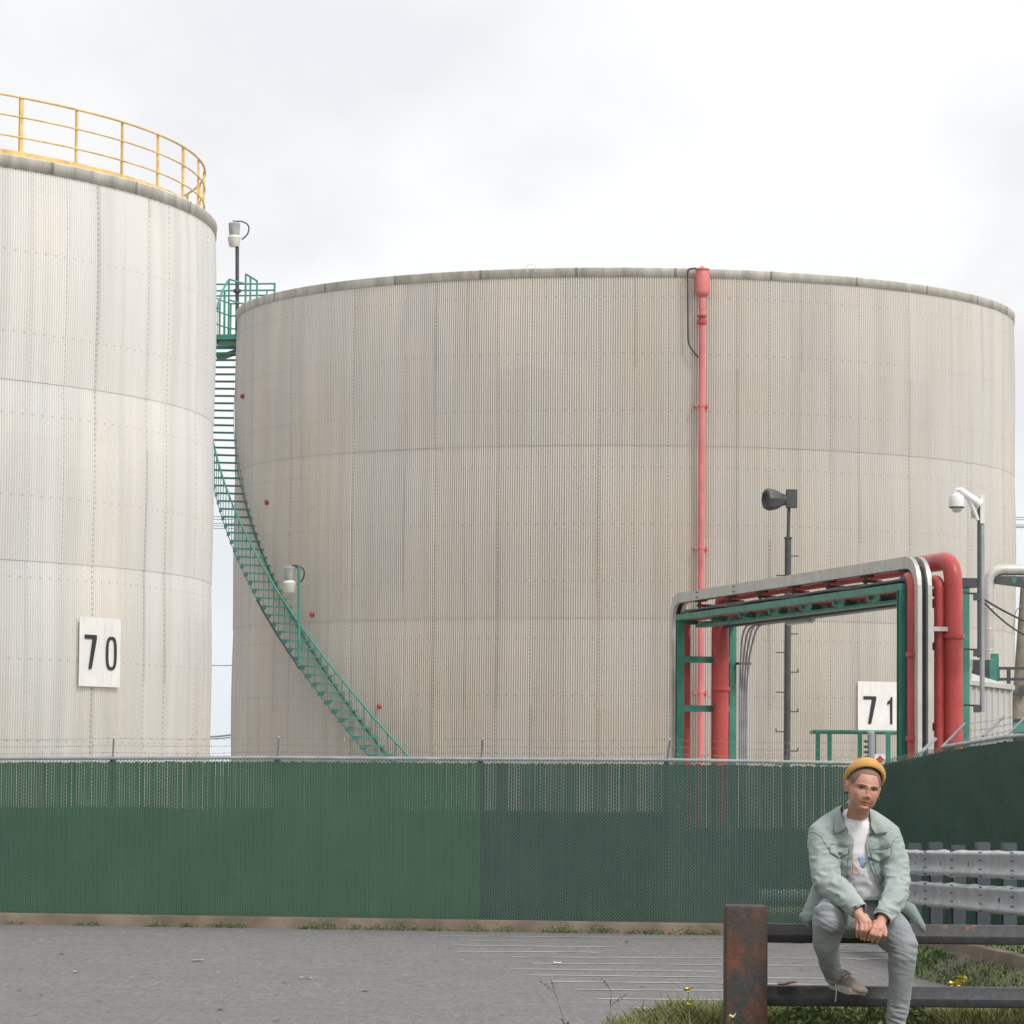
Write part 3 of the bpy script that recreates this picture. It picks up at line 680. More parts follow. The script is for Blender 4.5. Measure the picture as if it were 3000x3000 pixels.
# ================================================================== CHAIN LINK FENCES
def fence_bay(root, a, b, za0, zb0, za1, zb1, slat, fabric_top, fabric, side, rhythm=0):
    """a,b: plan points; z*0 bottom, z*1 top at a and b; side: unit normal towards the lot"""
    a = Vector((a[0], a[1], 0)); b = Vector((b[0], b[1], 0)); L = (b-a).length; d = (b-a)/L; nrm = Vector((-d.y, d.x, 0))
    if nrm.dot(side) < 0: nrm = -nrm
    zz0 = lambda t: za0+(zb0-za0)*t; zz1 = lambda t: za1+(zb1-za1)*t
    n = int(L/.0385); V = []; Fs = []
    for i in range(n):
        s = (i+.5)/n*L; w = (.0169+.0016*noise.noise(Vector((s*.9+a.x, 4, 0))) if rhythm == 0 else .0154 if (rhythm == 1 and (i % 12) < 4) else .0186 if rhythm == 3 and s < L*.62 else .0174)+rnd.uniform(-.0003, .0003); t = 0; jt = rnd.uniform(-.0009, .0009); t = s/L; k = len(V); o = nrm*rnd.uniform(-.002, .002)
        zt = zz1(t)-.05-rnd.random()*.02
        for (off, nn) in ((-w, .004), (w, .004), (w, -.004), (-w, -.004)):
            p = a+d*(s+off)+nrm*nn+o; V.append((p.x, p.y, zz0(t))); p = p+d*jt*2; V.append((p.x, p.y, zt))
        for q in range(4):
            q2 = (q+1) % 4; Fs.append((k+2*q, k+2*q2, k+2*q2+1, k+2*q+1))
    np_mesh('slat_panel', V, Fs, slat, root)
    mb = MB(); sp = .054; H = max(za1-za0, zb1-zb0); k = -H
    while k < L+H:
        for sg in (1, -1):
            s0, s1 = (k, k+H) if sg == 1 else (k+H, k); lo, hi = 0.0, 1.0
            ds = s1-s0; t0, t1 = sorted(((0-s0)/ds, (L-s0)/ds)); lo = max(0, t0); hi = min(1, t1)
            if hi-lo > .02:
                pts = []
                for t in (lo, hi):
                    s = s0+ds*t; q = a+d*s+nrm*.012; f = s/L; pts.append(Vector((q.x, q.y, zz0(f)+(zz1(f)-zz0(f))*t)))
                mb.bar(pts[0], pts[1], .0062, .0045, nrm)
        k += sp
    mb.build('wire_mesh', M['mesh'], root)
    if fabric_top:
        q = -nrm*.03; mb = MB(); nn = 16; vs = []
        for i in range(nn+1):
            t = i/nn; p = a.lerp(b, t)+q; vs += [(p.x, p.y, zz0(t)-.02), (p.x, p.y, fabric_top+.012*sin(t*9))]
        mb.add(vs, [(2*i, 2*i+2, 2*i+3, 2*i+1) for i in range(nn)])
        mb.build('windscreen', fabric, root)
def fx(u):
    k = (u-1500)/F; x = k*(54.05+.5816)/(1+.194*k); return x, 54.05-.194*(x-2.998)
us = [337, 818, 1413, 1958, 2545]
pts = [fx(u) for u in us]; x = pts[0][0]
extra = []
for k in range(3):
    x -= 2.75; extra.insert(0, (x, 54.05-.194*(x-2.998)))
pts = extra+pts
vt = [(-1500, 2216), (0, 2222.5), (787, 2219), (1000, 2222), (1983, 2226.6), (2545, 2236)]
def ztop(p):
    u = 1500+p[0]/p[1]*F; v = np.interp(u, [q[0] for q in vt], [q[1] for q in vt]); return at(u, v, p[1]).z
tops = [ztop(p) for p in pts]
fa = thing('chain_link_fence', 'long green slatted chain link fence along the lot below the tanks', 'fence', (pts[0][0], pts[0][1], 0))
south = Vector((0, -1, 0))
for i in range(len(pts)-1):
    right = i >= 5
    fence_bay(fa, pts[i], pts[i+1], .15, .15, tops[i], tops[i+1], M['slat_blue'] if right else M['slat'], 0 if i == len(pts)-2 else (1.73 if i < 6 else 1.66), M['fabric_blue'] if right else M['fabric'], south, {4: 3, 5: 1, 6: 2}.get(i, 0))
def posts_and_wire(root, pts, zb, zt, armvec, arms, shift=(0, 0)):
    for k, (p, b, t) in enumerate(zip(pts, zb, zt)):
        po = MB().lathe((p[0]+shift[0], p[1]+.10+shift[1], b), [(.045, -.3), (.045, t-b-.03), (.055, t-b), (.03, t-b+.03), (0, t-b+.035)], 12).build('post', M['dark'], root, True)
        if arms[k]:
            v = Vector(armvec); q = Vector((p[0], p[1]+.03, t)); MB().bar(q, q+v, .035, .02, (1, .3, 0)).build('barb_arm', M['toprail'], po)
    MB().tube([(p[0], p[1], t) for p, t in zip(pts, zt)], .026, 8).build('top_rail', M['toprail'], root, True)
    mb = MB()
    for i, (p, t) in enumerate(zip(pts, zt)):        # knuckled selvage along the top
        if i+1 == len(pts): break
        q, t2 = pts[i+1], zt[i+1]; L = sqrt((q[0]-p[0])**2+(q[1]-p[1])**2); n = int(L/.054)
        for k in range(n):
            f = k/n; f2 = (k+.5)/n; A = Vector((p[0]+(q[0]-p[0])*f, p[1]+(q[1]-p[1])*f-.02, t+(t2-t)*f)); B = Vector((p[0]+(q[0]-p[0])*f2, p[1]+(q[1]-p[1])*f2-.02, t+(t2-t)*f2))
            mb.bar(A+Vector((0, 0, -.02)), B+Vector((0, 0, .035)), .006, .006)
    mb.build('selvage', M['toprail'], root)
    for f in (.28, .62, .97):
        l = []; mb = MB()
        for i in range(len(pts)-1):
            for k in range(14):
                s = k/14; p, q = pts[i], pts[i+1]; v = Vector(armvec)*f
                l.append(Vector((p[0]+(q[0]-p[0])*s+v.x, p[1]+.03+(q[1]-p[1])*s+v.y, zt[i]+(zt[i+1]-zt[i])*s+v.z-.02*sin(pi*s))))
        mb.tube(l, .0032, 4)
        for i in range(0, len(l)-1):
            c = l[i].lerp(l[i+1], rnd.uniform(.2, .8)); e = Vector((rnd.uniform(-1, 1), rnd.uniform(-1, 1), rnd.uniform(-1, 1))).normalized()*.03
            mb.bar(c-e, c+e, .004, .004)
        mb.build('barbed_wire', M['wire'], root)
posts_and_wire(fa, pts, [.1]*len(pts), tops, (.035, -.22, .30), [True]*(len(pts)-1)+[False])
cp = Vector((at(2552, 2200, 53.75).x, 53.75, 0)); zt = at(2552, 2146, 53.75).z
mb = MB().lathe((cp.x, cp.y, 0), [(.052, 0), (.052, zt), (.03, zt+.02), (0, zt+.02)], 14).build('corner_post', M['grey'], fa, True)
for v in (2172, 2188, 2203, 2219):
    z = at(2552, v, 53.75).z; MB().lathe((cp.x-.05, cp.y, z), [(.02, 0), (.022, .03), (.012, .045), (.02, .055), (0, .06)], 8, (-1, 0, 0)).build('insulator', M['dark'], mb)
# the section that turns towards the camera, on rising ground
Q = [(pts[-1][0]+.0, pts[-1][1]), (at(2760, 2190, 51.6).x, 51.6), (at(2948, 2159, 49.7).x, 49.7), (at(3150, 2140, 47.4).x, 47.4), (at(3420, 2120, 44.6).x, 44.6)]
QT = [tops[-1], at(2760, 2189, 51.6).z, at(2948, 2159, 49.7).z, at(3150, 2143, 47.4).z, at(3420, 2125, 44.6).z]; QB = [.2, .25, .32, .38, .42]
fb = thing('chain_link_fence', 'dark green fence section that turns towards the viewer behind the guardrail', 'fence', (Q[1][0], Q[1][1], 0))
for i in range(4): fence_bay(fb, Q[i], Q[i+1], QB[i], QB[i+1], QT[i], QT[i+1], M['slat_dark'], QT[i]-.1, M['fabric_blue'], Vector((-.9, -.4, 0)))
posts_and_wire(fb, Q[1:], QB[1:], QT[1:], (.32, -.05, .33), [True]*4, (.14, -.05))
p = at(2880, 2157, 50.4); MB().bar(p, at(2941, 2099, 50.6), .045, .03).build('barb_arm', M['grey'], fb)
p = at(2690, 2212, 52.4); MB().bar(p, at(2742, 2163, 52.6), .045, .03).build('barb_arm', M['grey'], fb)

# ================================================================== PIPE RACK behind the fence
A0 = Vector((at(1992, 1900, 76).x, 76, 0)); C0 = Vector((at(2643, 1900, 63).x, 63, 0)); E = (C0-A0).normalized(); LR = (C0-A0).length; N0 = Vector((-E.y, E.x, 0))
if N0.x < 0: N0 = -N0
WD = 1.1
def K(s, t, z): v = A0+E*s+N0*t; return Vector((v.x, v.y, z))
rk = thing('pipe_rack', 'green steel pipe rack on four columns in front of the grey tank', 'pipe rack', A0)
def hbeam(a, b, w, h, up=(0, 0, 1)):
    a, b = Vector(a), Vector(b); upv = Vector(up); d = (b-a).normalized(); x = d.cross(upv).normalized(); y = x.cross(d).normalized(); mb = MB()
    for s in (1, -1): mb.bar(a+y*(h/2-.008)*s, b+y*(h/2-.008)*s, w, .016, up)
    mb.bar(a, b, .012, h-.032, up); return mb
angE = math.atan2(E.y, E.x)
for s, t in ((0, 0), (0, WD), (LR, 0), (LR, WD)):
    top = 5.38 if t == 0 or s == 0 else 5.46
    hbeam(K(s, t, 0), K(s, t, top), .145, .145, E).build('column', M['green'], rk)
    MB().box(K(s, t, .02), (.3, .3, .04), angE).build('base_plate', M['green'], rk)
for t in (0, WD): MB().bar(K(-.08, t, 5.44), K(LR+.08, t, 5.44), .14, .115).build('top_beam', M['green'], rk)
for k in range(8):
    s = .08+k*(LR-.16)/7; MB().bar(K(s, .07, 5.335), K(s, WD-.07, 5.335), .12, .08).build('cross_beam', M['green'], rk)
MB().bar(K(.1, .40, 5.26), K(LR-.1, .40, 5.26), .22, .05).build('under_channel', M['green'], rk)
MB().bar(K(.1, .86, 5.26), K(LR-.1, .86, 5.26), .13, .05).build('cable_ladder', M['dark'], rk)
for z in (4.59, 3.60): MB().bar(K(.04, .07, z), K(.04, WD-.07, z), .08, .13).build('cross_bar', M['green'], rk)
for z in (5.16, 4.45, 3.1): MB().bar(K(LR+.02, .07, z), K(LR+.02, WD-.07, z), .08, .13).build('cross_bar', M['green'], rk)
MB().box(K(LR, WD+.04, 5.53), (.2, .36, .16), angE).build('cap_box', M['black'], rk)
zst = at(2720, 1840, 62.5).z
MB().bar(K(LR+.28, .25, zst), K(LR+.28, WD-.15, zst), .05, .075).build('strut_channel', M['tray'], rk)
# cable tray over the top
tray = thing('cable_tray', 'white metal cable tray running over the pipe rack and down both ends', 'cable tray', K(0, .2, 0))
zt_ = 5.86
for t in (.13, .31):
    mb = MB(); path = fillet([K(-1.0, t, .3), K(-1.0, t, zt_), K(LR+.42, t, zt_), K(LR+.42, t, .3)], [.55, .55], 8)
    dz = [];
    vs = []; fs = []; n = len(path)
    for i, p in enumerate(path):
        tt = (path[min(i+1, n-1)]-path[max(i-1, 0)]).normalized(); nn = N0.cross(tt).normalized()
        for w_, h_ in ((-.036, -.10), (.036, -.10), (.036, .10), (-.036, .10)): vs.append(p+N0*w_+nn*h_)
    for i in range(n-1):
        for k in range(4): k2 = (k+1) % 4; fs.append((i*4+k, i*4+k2, (i+1)*4+k2, (i+1)*4+k))
    fs += [(3, 2, 1, 0), tuple((n-1)*4+k for k in range(4))]
    mb.add(vs, fs).build('side_rail', M['tray'], tray)
for k in range(42): MB().bar(K(-.4+k*(LR+.6)/41, .13, zt_-.07), K(-.4+k*(LR+.6)/41, .31, zt_-.07), .03, .02).build('rung', M['tray'], tray)
mb = MB()
for s in (0.9, 3.4):
    for ds in (-.05, .05):
        for dz in (-.05, .05): MB().lathe(K(s+ds, .093, zt_+dz), [(.014, 0), (.014, .012), (0, .013)], 6, -N0).build('splice_bolt', M['dark'], tray)
for k, (sp, r) in enumerate(((.18, .022), (.205, .024), (.235, .024), (.262, .022))):
    path = fillet([K(-.98, sp, .3), K(-.98, sp, zt_-.02), K(LR+.38, sp, zt_-.02), K(LR+.38, sp, .3)], [.5, .5], 8)
    MB().tube(path, r, 8).build('cable', M['black'], tray, True)
for k in range(7):
    s = .9+k*(LR-1.2)/6; mb = MB(); mb.bar(K(s-.2, .13, zt_-.125), K(s+.2, .22, zt_-.125), .05, .03); mb.bar(K(s+.15, .1, 5.5), K(s+.15, .1, zt_-.13), .06, .06); mb.bar(K(s+.15, .05, 5.64), K(s+.15, .4, 5.64), .05, .05)
    mb.build('tray_bracket', M['rust'], tray)
# loose black cables on the beam
cb = thing('cable_bundle', 'black cables lying along the green rack beam and hanging at its right end', 'cables', K(LR, 0, 0))
for k in range(5):
    o1, o2 = .03+.05*k, .012*k; mid = []
    for i in range(12): mid.append(K(.2+i*(LR-.3)/11, -.02+.04*k+.015*sin(i*1.3+k), 5.525+.02*(k % 2)+.03*abs(sin(i*2.1+k))))
    path = mid+fillet([mid[-1], K(LR+.11+.010*k, .045+.008*k, 5.56), K(LR+.11+.010*k, .045+.008*k, .3)], .28, 6)[1:]
    MB().tube(path, .024, 8).build('cable', M['black'], cb, True)
# red pipes
def red_pipe(label, pts, r, bend, flanges=()):
    mb = MB(); path = fillet(pts, bend, 8); root = thing('fire_pipe', label, 'pipe', (pts[-1].x, pts[-1].y, 0), 'red pipes on the pipe rack')
    mb.tube(path, r, 18).build('pipe', M['red'], root, True)
    for c, ax in flanges: MB().lathe(c, [(r+.012, -.04), (r+.03, -.035), (r+.03, .035), (r+.012, .04)], 18, ax).build('coupling', M['red'], root, True)
Zx = Vector((0, 0, 1))
red_pipe('slim red pipe beside the black cables at the near column of the pipe rack', [K(-.30, .23, .2), K(-.30, .23, 5.46), K(LR-1.6, .50, 5.46), K(LR-.3, .16, 5.62), K(LR+.26, .085, 5.62), K(LR+.26, .085, .2)], .080, .3, [(K(LR+.26, .085, 4.3), Zx), (K(LR+.26, .085, 2.9), Zx)])
red_pipe('thickest red pipe, with the highest elbow at the near end of the pipe rack', [K(.24, .80, .2), K(.24, .80, 5.90), K(LR+.22, .83, 5.90), K(LR+.22, .83, .2)], .155, .45, [(K(LR+.22, .83, 4.62), Zx), (K(.24, .80, 4.0), Zx)])
red_pipe('red pipe with a lower elbow just left of the thickest red pipe', [K(-.2, .82, .2), K(-.2, .82, 5.45), K(.8, .66, 5.45), K(LR-1.5, .66, 5.45), K(LR-.3, .62, 5.56), K(LR+.12, .62, 5.56), K(LR+.12, .62, .2)], .095, .3)
red_pipe('thin dark red pipe between the white tray rail and the other red pipes', [K(-.6, .24, .2), K(-.6, .24, 5.43), K(.6, .36, 5.43), K(LR-1.5, .36, 5.43), K(LR-.3, .42, 5.58), K(LR+.1, .42, 5.58), K(LR+.1, .42, .2)], .055, .25)
# grey conduits
cd = thing('conduit_bundle', 'four grey conduits curving from the ground to the underside of the rack', 'conduits', K(0, 1.3, 0))
for k in range(4):
    t = 1.245+.045*k; zz = 5.27-.035*(k % 2)
    path = fillet([K(.1, t, .2), K(.1, t, 4.5), K(.75+.42*k, 1.10-.03*k, zz), K(LR-.1, .95-.06*k, zz)], [1.0, .5], 9)
    MB().tube(path, .021, 8).build('conduit', M['grey'], cd, True)
MB().box(K(.1, 1.31, 4.52), (.10, .30, .05), angE).build('clamp', M['dark'], cd)
# small fluorescent fitting under the rack
fl_ = thing('light_fitting', 'small grey light fitting hanging under the pipe rack', 'light', K(5, .85, 5.2))
MB().bar(K(4.2, .95, 5.20), K(5.6, .95, 5.20), .16, .06).build('housing', M['lampbody'], fl_); MB().bar(K(4.25, .95, 5.155), K(5.55, .95, 5.155), .12, .03).build('diffuser', M['lampglass'], fl_)

# ================================================================== SIREN POLE
y = 81.0; p0 = at(2305, 2262, y); sp_ = thing('siren_pole', 'tall dark grey pole with a horn and step pegs behind the rack', 'pole', (p0.x, y, 0))
z1, z2 = at(2308, 1576, y).z, at(2309, 1490, y).z
MB().tube([(p0.x, y, 0), (p0.x+.02, y, z1)], .072, 14).build('mast', M['dark'], sp_, True)
MB().lathe((p0.x+.02, y, z1), [(.072, -.03), (.086, -.02), (.086, .02), (.04, .03)], 14).build('collar', M['dark'], sp_, True)
MB().tube([(p0.x+.02, y, z1), (p0.x+.04, y, z2+.25)], .036, 12).build('upper_mast', M['dark'], sp_, True)
c = at(2319, 1461, y); MB().box(c, (.24, .22, .40)).build('driver_box', M['grey'] if False else M['dark'], sp_, False, .012)
h0 = at(2300, 1464, y); ax = Vector((-.92, -.38, -.02)).normalized()
prof = [(.12, 0), (.14, .08), (.19, .16), (.225, .26), (.245, .38), (.23, .46), (.17, .48), (.12, .42), (0, .41)]
MB().lathe(h0, prof, 8, ax).build('horn', M['dark'], sp_)
for v, sd_ in ((1629, 1), (1686, -1), (1857, 1), (1912, -1), (1969, 2), (2028, -1), (2085, 2), (2144, -2), (2200, 2), (2240, -2)):
    q = Vector((p0.x, y-.03, at(2305, v, y).z)); d = Vector((1 if sd_ > 0 else -1, 0, 0)); mb = MB()
    mb.tube([q+d*.05, q+d*.24], .013, 6)
    if abs(sd_) == 2: mb.tube([q+d*.235, q+d*.235+Vector((0, 0, .07))], .013, 6)
    mb.build('step_peg', M['dark'], sp_)

# ================================================================== CAMERA POLE
y = 62.3; p0 = at(2871, 1800, y); cpz = thing('camera_pole', 'grey pole carrying a white dome security camera beside the rack', 'camera pole', (p0.x, y, at(2870, 2086, y).z))
zb, ztp = at(2870, 2086, y).z, at(2870, 1455, y).z
MB().tube([(p0.x+.035, y, zb), (p0.x+.035, y, ztp+.0)], .042, 12).build('pole', M['grey'], cpz, True)
MB().tube([(p0.x-.025, y-.03, zb+.9), (p0.x-.02, y-.03, ztp-.1)], .026, 8).build('conduit', M['dark'], cpz, True)
MB().bar((p0.x+.04, y-.045, ztp-.45), (p0.x+.04, y-.045, ztp+.03), .075, .02, (0, 1, 0)).build('mount_plate', M['whiteplastic'], cpz)
w0, w1 = Vector((p0.x-.0, y-.06, ztp-.14)), at(2801, 1438, y-.1)
mb = MB(); path = [w0, w0.lerp(w1, .5)+Vector((0, 0, .03)), w0.lerp(w1, .8)+Vector((0, 0, .06)), w1+Vector((0, 0, .015)), w1+Vector((-.03, 0, -.06))]
mb.tube(path, [.085, .065, .05, .042, .04], 10); mb.tube([Vector((p0.x-.04, y-.06, ztp-.40)), w0.lerp(w1, .45)], [.03, .05], 8); mb.build('bracket_arm', M['whiteplastic'], cpz, True)
dc = at(2803, 1484, y-.1)
MB().lathe(dc, [(.115, -.02), (.132, 0), (.132, .06), (.128, .14), (.11, .185), (.07, .205), (.05, .23), (0, .23)], 22).build('camera_housing', M['whiteplastic'], cpz, True)
MB().lathe(dc, [(.125, -.025), (.128, -.01), (.12, 0)], 22).build('camera_ring', M['dark'], cpz, True)
MB().lathe(dc, [(0, -.105), (.045, -.097), (.08, -.07), (.095, -.02), (.09, 0)], 18).build('camera_dome', M['lampglass'], cpz, True)
MB().box(at(2853, 1506, y), (.09, .08, .14)).build('junction_box', M['tray'], cpz)
for v in (1748, 1912, 2076):
    z = at(2866, v, y).z; mb = MB(); mb.box((p0.x-.06, y-.03, z), (.1, .1, .13)); mb.bar((p0.x-.1, y, z+.05), (p0.x-.26, y+.1, z+.06), .03, .03); mb.build('pole_clamp', M['dark'], cpz)
wires = thing('cable_drop', 'two black cables sagging from the camera pole towards the right edge', 'cable', at(2866, 1745, y))
for (u2, v2, s) in ((3060, 1880, .14), (3070, 1845, .05)):
    a, b = at(2866, 1745, y), at(u2, v2, y+1); n = 14
    MB().tube([a.lerp(b, i/n)-Vector((0, 0, s*4*(i/n)*(1-i/n))) for i in range(n+1)], .017, 6).build('cable', M['black'], wires, True)

# ================================================================== small green railing, hazard plate, shed, insulated line, utility pole, platform
y = 66.0; g = thing('hand_railing', 'low green tube railing below the number plate 71', 'railing', at(2400, 2262, y))
zt1 = at(2387, 2144, y).z; xa, xb = at(2389, 2144, y).x, at(2628, 2144, y).x
mb = MB(); mb.tube([(xa, y, zt1), (xb, y, zt1)], .035, 8); mb.tube([(xa, y+.9, zt1+.01), (xb, y+.9, zt1+.01)], .035, 8); mb.tube([(xa, y, zt1), (xa, y+.9, zt1)], .035, 8); mb.tube([(xa, y, zt1-.55), (xb, y, zt1-.55)], .03, 8); mb.build('rail', M['green'], g, True)
for u, dy in ((2396, 0), (2519, 0), (2602, 0), (2430, .9), (2560, .9)): MB().bar((at(u, 2144, y+dy).x, y+dy, 0), (at(u, 2144, y+dy).x, y+dy, zt1), .075, .075).build('upright', M['green'], g)
y = 60.0; q = at(2578, 2225, y); hz = thing('hazard_plate', 'small white square plate with a red diamond just above the fence corner', 'sign', (q.x, y, 0))
MB().bar((q.x, y+.02, 0), (q.x, y+.02, q.z), .04, .03).build('stake', M['grey'], hz)
MB().box((q.x, y, q.z), (.17, .012, .17)).build('plate', M['white'], hz)
MB().prism([(q.x-.066, y-.012, q.z), (q.x, y-.012, q.z-.066), (q.x+.066, y-.012, q.z), (q.x, y-.012, q.z+.066)], (0, .004, 0)).build('diamond', M['hazard'], hz)

sx0, sx1 = at(2843, 2100, 66).x, at(2962, 2100, 67.2).x; sh = thing('metal_shed', 'white ribbed metal shed behind the fence at the right', 'shed', (sx0, 66, 0))
zl, zr = at(2840, 2003, 66).z, at(2962, 2016, 67.2).z; V = []; Fs = []; n = 120
def wallseg(p0, p1, z0, z1):
    mb = MB(); L = (p1-p0).length; d = (p1-p0)/L; nn = Vector((d.y, -d.x, 0)); cnt = int(L/.2); vs = []
    for i in range(cnt):
        for f, o in ((0, 0), (.62, 0), (.70, .028), (.92, .028)):
            t = (i+f)/cnt; q = p0+d*(t*L)+nn*o; zz = z0+(z1-z0)*t; vs += [(q.x, q.y, 0), (q.x, q.y, zz)]
    k = len(vs)//2; mb.add(vs, [(2*i, 2*i+2, 2*i+3, 2*i+1) for i in range(k-1)]); return mb
pA, pB = Vector((sx0, 66, 0)), Vector((sx1, 67.2, 0)); d = (pB-pA).normalized(); bk = Vector((.30, 2.4, 0))
wallseg(pA, pB, zl, zr-.02).build('front_wall', M['shed'], sh)
wallseg(pA+bk, pA, zl, zl).build('side_wall', M['shed'], sh); wallseg(pB, pB+bk, zr, zr).build('side_wall', M['shed'], sh); wallseg(pB+bk, pA+bk, zr, zl).build('back_wall', M['shed'], sh)
zr1, zr2 = at(2838, 1969, 66).z, at(2966, 2010, 67.2).z
MB().prism([pA-d*.1+Vector((0, -.12, zl-.02)), pB+d*.12+Vector((0, -.12, zr-.03)), pB+d*.12+Vector((0, -.12, zr+.05)), pA-d*.1+Vector((0, -.12, zl+.06))], bk*.02).build('fascia', M['shed'], sh)
MB().add([pA-d*.1+Vector((0, -.1, zl+.05)), pB+d*.12+Vector((0, -.1, zr+.04)), pB+bk+d*.12+Vector((0, 0, zr2+.06)), pA+bk-d*.1+Vector((0, 0, zr1+.06)), pA-d*.1+Vector((0, -.1, zl+.01)), pB+d*.12+Vector((0, -.1, zr)), pB+bk+d*.12+Vector((0, 0, zr2+.02)), pA+bk-d*.1+Vector((0, 0, zr1+.02))],
         [(0, 1, 2, 3), (7, 6, 5, 4), (0, 4, 5, 1), (1, 5, 6, 2), (2, 6, 7, 3), (3, 7, 4, 0)]).build('roof', M['shed'], sh)
MB().bar((sx0-.03, 65.97, 0), (sx0-.03, 65.97, zl+.3), .09, .09).build('downpipe', M['tray'], sh)
eq = thing('equipment_box', 'dark green and black machinery box behind the shed roof', 'machine', at(2880, 1960, 70))
MB().box(at(2862, 1962, 70), (.42, .5, .36)).build('housing', M['black'], eq, False, .01); MB().box(at(2890, 1965, 70.4), (.3, .5, .42)).build('side_panel', M['teal'], eq, False, .01); MB().box(at(2832, 1948, 69.5), (.2, .2, .22)).build('junction_box', M['lampbody'], eq, False, .01)
MB().box(at(2914, 1962, 70.6)+Vector((0, 0, -2)), (.14, .14, 4.6)).build('support_post', M['green'], eq)

ip = thing('insulated_pipe', 'silver jacketed pipe with an elbow at the right edge', 'pipe', at(2897, 1900, 75))
y = 75; pv = at(2897, 1669, y); path = fillet([Vector((pv.x, y, .5)), Vector((pv.x, y, pv.z)), Vector((pv.x+3.2, y, pv.z))], .32, 8)
MB().tube(path, .112, 16).build('jacket', M['insul'], ip, True)
mb = MB()
for z in np.arange(1.0, pv.z-.4, .42): mb.lathe((pv.x, y, z), [(.1125, 0), (.1155, .004), (.1155, .02), (.1125, .024)], 16)
for x in (.36, .62, 1.0, 1.4): mb.lathe((pv.x+x, y, pv.z), [(.1125, 0), (.1155, .004), (.1155, .02), (.1125, .024)], 16, (1, 0, 0))
mb.build('band', M['insul'], ip, True)
pb = thing('pipe_bracket', 'dark green perforated bracket beam under the silver pipe', 'bracket', pv+Vector((.4, 0, -.2)))
x0 = pv.x+.13; zb = pv.z-.13
MB().prism([(x0, y-.1, zb), (x0+3, y-.1, zb), (x0+3, y-.1, zb-.42), (x0+.9, y-.1, zb-.36), (x0+.55, y-.1, zb-.22), (x0, y-.1, zb-.15)], (0, .2, 0)).build('beam', M['dark'], pb)
for k in range(4): MB().prism([(x0+.3+k*.22, y-.106, zb-.03), (x0+.42+k*.22, y-.106, zb-.03), (x0+.38+k*.22, y-.106, zb-.16), (x0+.33+k*.22, y-.106, zb-.13)], (0, .004, 0)).build('green_patch', M['green'], pb)
MB().bar((x0+.95, y, 0), (x0+.95, y, zb-.36), .14, .14).build('leg', M['green'], pb)

y = 84; a, b = at(2973, 2262, y), at(3006, 1710, y); up_ = thing('utility_pole', 'leaning weathered wooden pole at the right edge', 'pole', a)
MB().tube([a-Vector((0, 0, 2.3)), a, b], [.17, .165, .12], 14).build('shaft', M['wood'], up_, True)
MB().lathe(at(2996, 2020, y-.2), [(.02, 0), (.1, .02), (.1, .08), (0, .09)], 14, (0, -1, 0)).build('dark_disc', M['dark'], up_, True)
MB().tube(fillet([at(2993, 1773, y-.2), at(2975, 1790, y-.2), at(2968, 1850, y-.2)], .5, 5), .012, 5).build('guy_wire', M['wire'], up_)
y = 72; rb = thing('walkway', 'dark railed walkway end with a green deck at the right edge', 'walkway', at(2990, 2120, y))
mb = MB()
for v in (1958, 1990, 2034): mb.bar(at(2922 if v < 2000 else 2960, v, y), at(3060, v, y), .055, .055)
for u, v0, v1 in ((2923, 1955, 1992), (2955, 1955, 2003), (3010, 1955, 2120)): mb.bar(at(u, v0, y), at(u, v1, y), .07, .07)
mb.build('rail', M['dark'], rb); MB().box(at(3010, 2128, y)+Vector((0, .3, 0)), (.7, .8, .24)).build('deck', M['teal'], rb, False, .01); MB().box(at(3010, 2109, y)+Vector((0, .3, .0)), (.74, .85, .04)).build('deck_plate', M['dark'], rb)
MB().bar(at(3000, 2140, y+.3), Vector((at(3000, 2140, y+.3).x, y+.3, 0)), .14, .14).build('leg', M['green'], rb)

# plant that shows only through the slats of the last bay
pk = thing('pump_skid', 'dark machinery seen through the fence slats left of the seated person', 'machine', at(2380, 2600, 56.5))
MB().box(Vector((at(2290, 2470, 57).x, 57.0, 1.05)), (2.9, .8, .85)).build('casing', M['dark'], pk, False, .02); MB().box(Vector((at(2270, 2470, 57.4).x, 57.4, .55)), (3.1, .3, 1.1)).build('frame', M['black'], pk)
MB().tube([at(2225, 2622, 56), at(2560, 2624, 56)], .09, 10).build('white_pipe', M['whiteplastic'], pk, True)
MB().tube([at(2235, 2668, 55.8), at(2560, 2669, 55.8)], .055, 10).build('yellow_pipe', M['yellow'], pk, True)
MB().box(Vector((at(2085, 2470, 56.4).x, 56.4, .62)), (1.2, .5, 1.24)).build('valve_cabinet', M['black'], pk)

# overhead wires far behind the tanks
def wire_set(label, spans, y):
    p = at(*spans[0][0], y); root = thing('overhead_wires', label, 'wires', p, 'overhead wires behind the tanks')
    for (u0, v0), (u1, v1), r in spans:
        a, b = at(u0, v0, y), at(u1, v1, y); n = 16
        MB().tube([a.lerp(b, i/n)-Vector((0, 0, .1*4*(i/n)*(1-i/n))) for i in range(n+1)], r, 5).build('wire', M['cable'], root)
wire_set('thin wires seen in the gap between the tanks, upper group', [((560, v), (760, v+1), .012) for v in (1505, 1513, 1525, 1532, 1540)], 130)
wire_set('pair of thicker wires low in the gap between the tanks', [((560, 2158), (760, 2135), .03), ((560, 2163), (760, 2143), .018), ((560, 1944), (760, 1939), .016)], 130)
wire_set('thin wires meeting the grey tank at the right edge of the photo', [((2900, v), (3100, v+1), .014) for v in (1507, 1514, 1529, 1534, 1537)], 130)

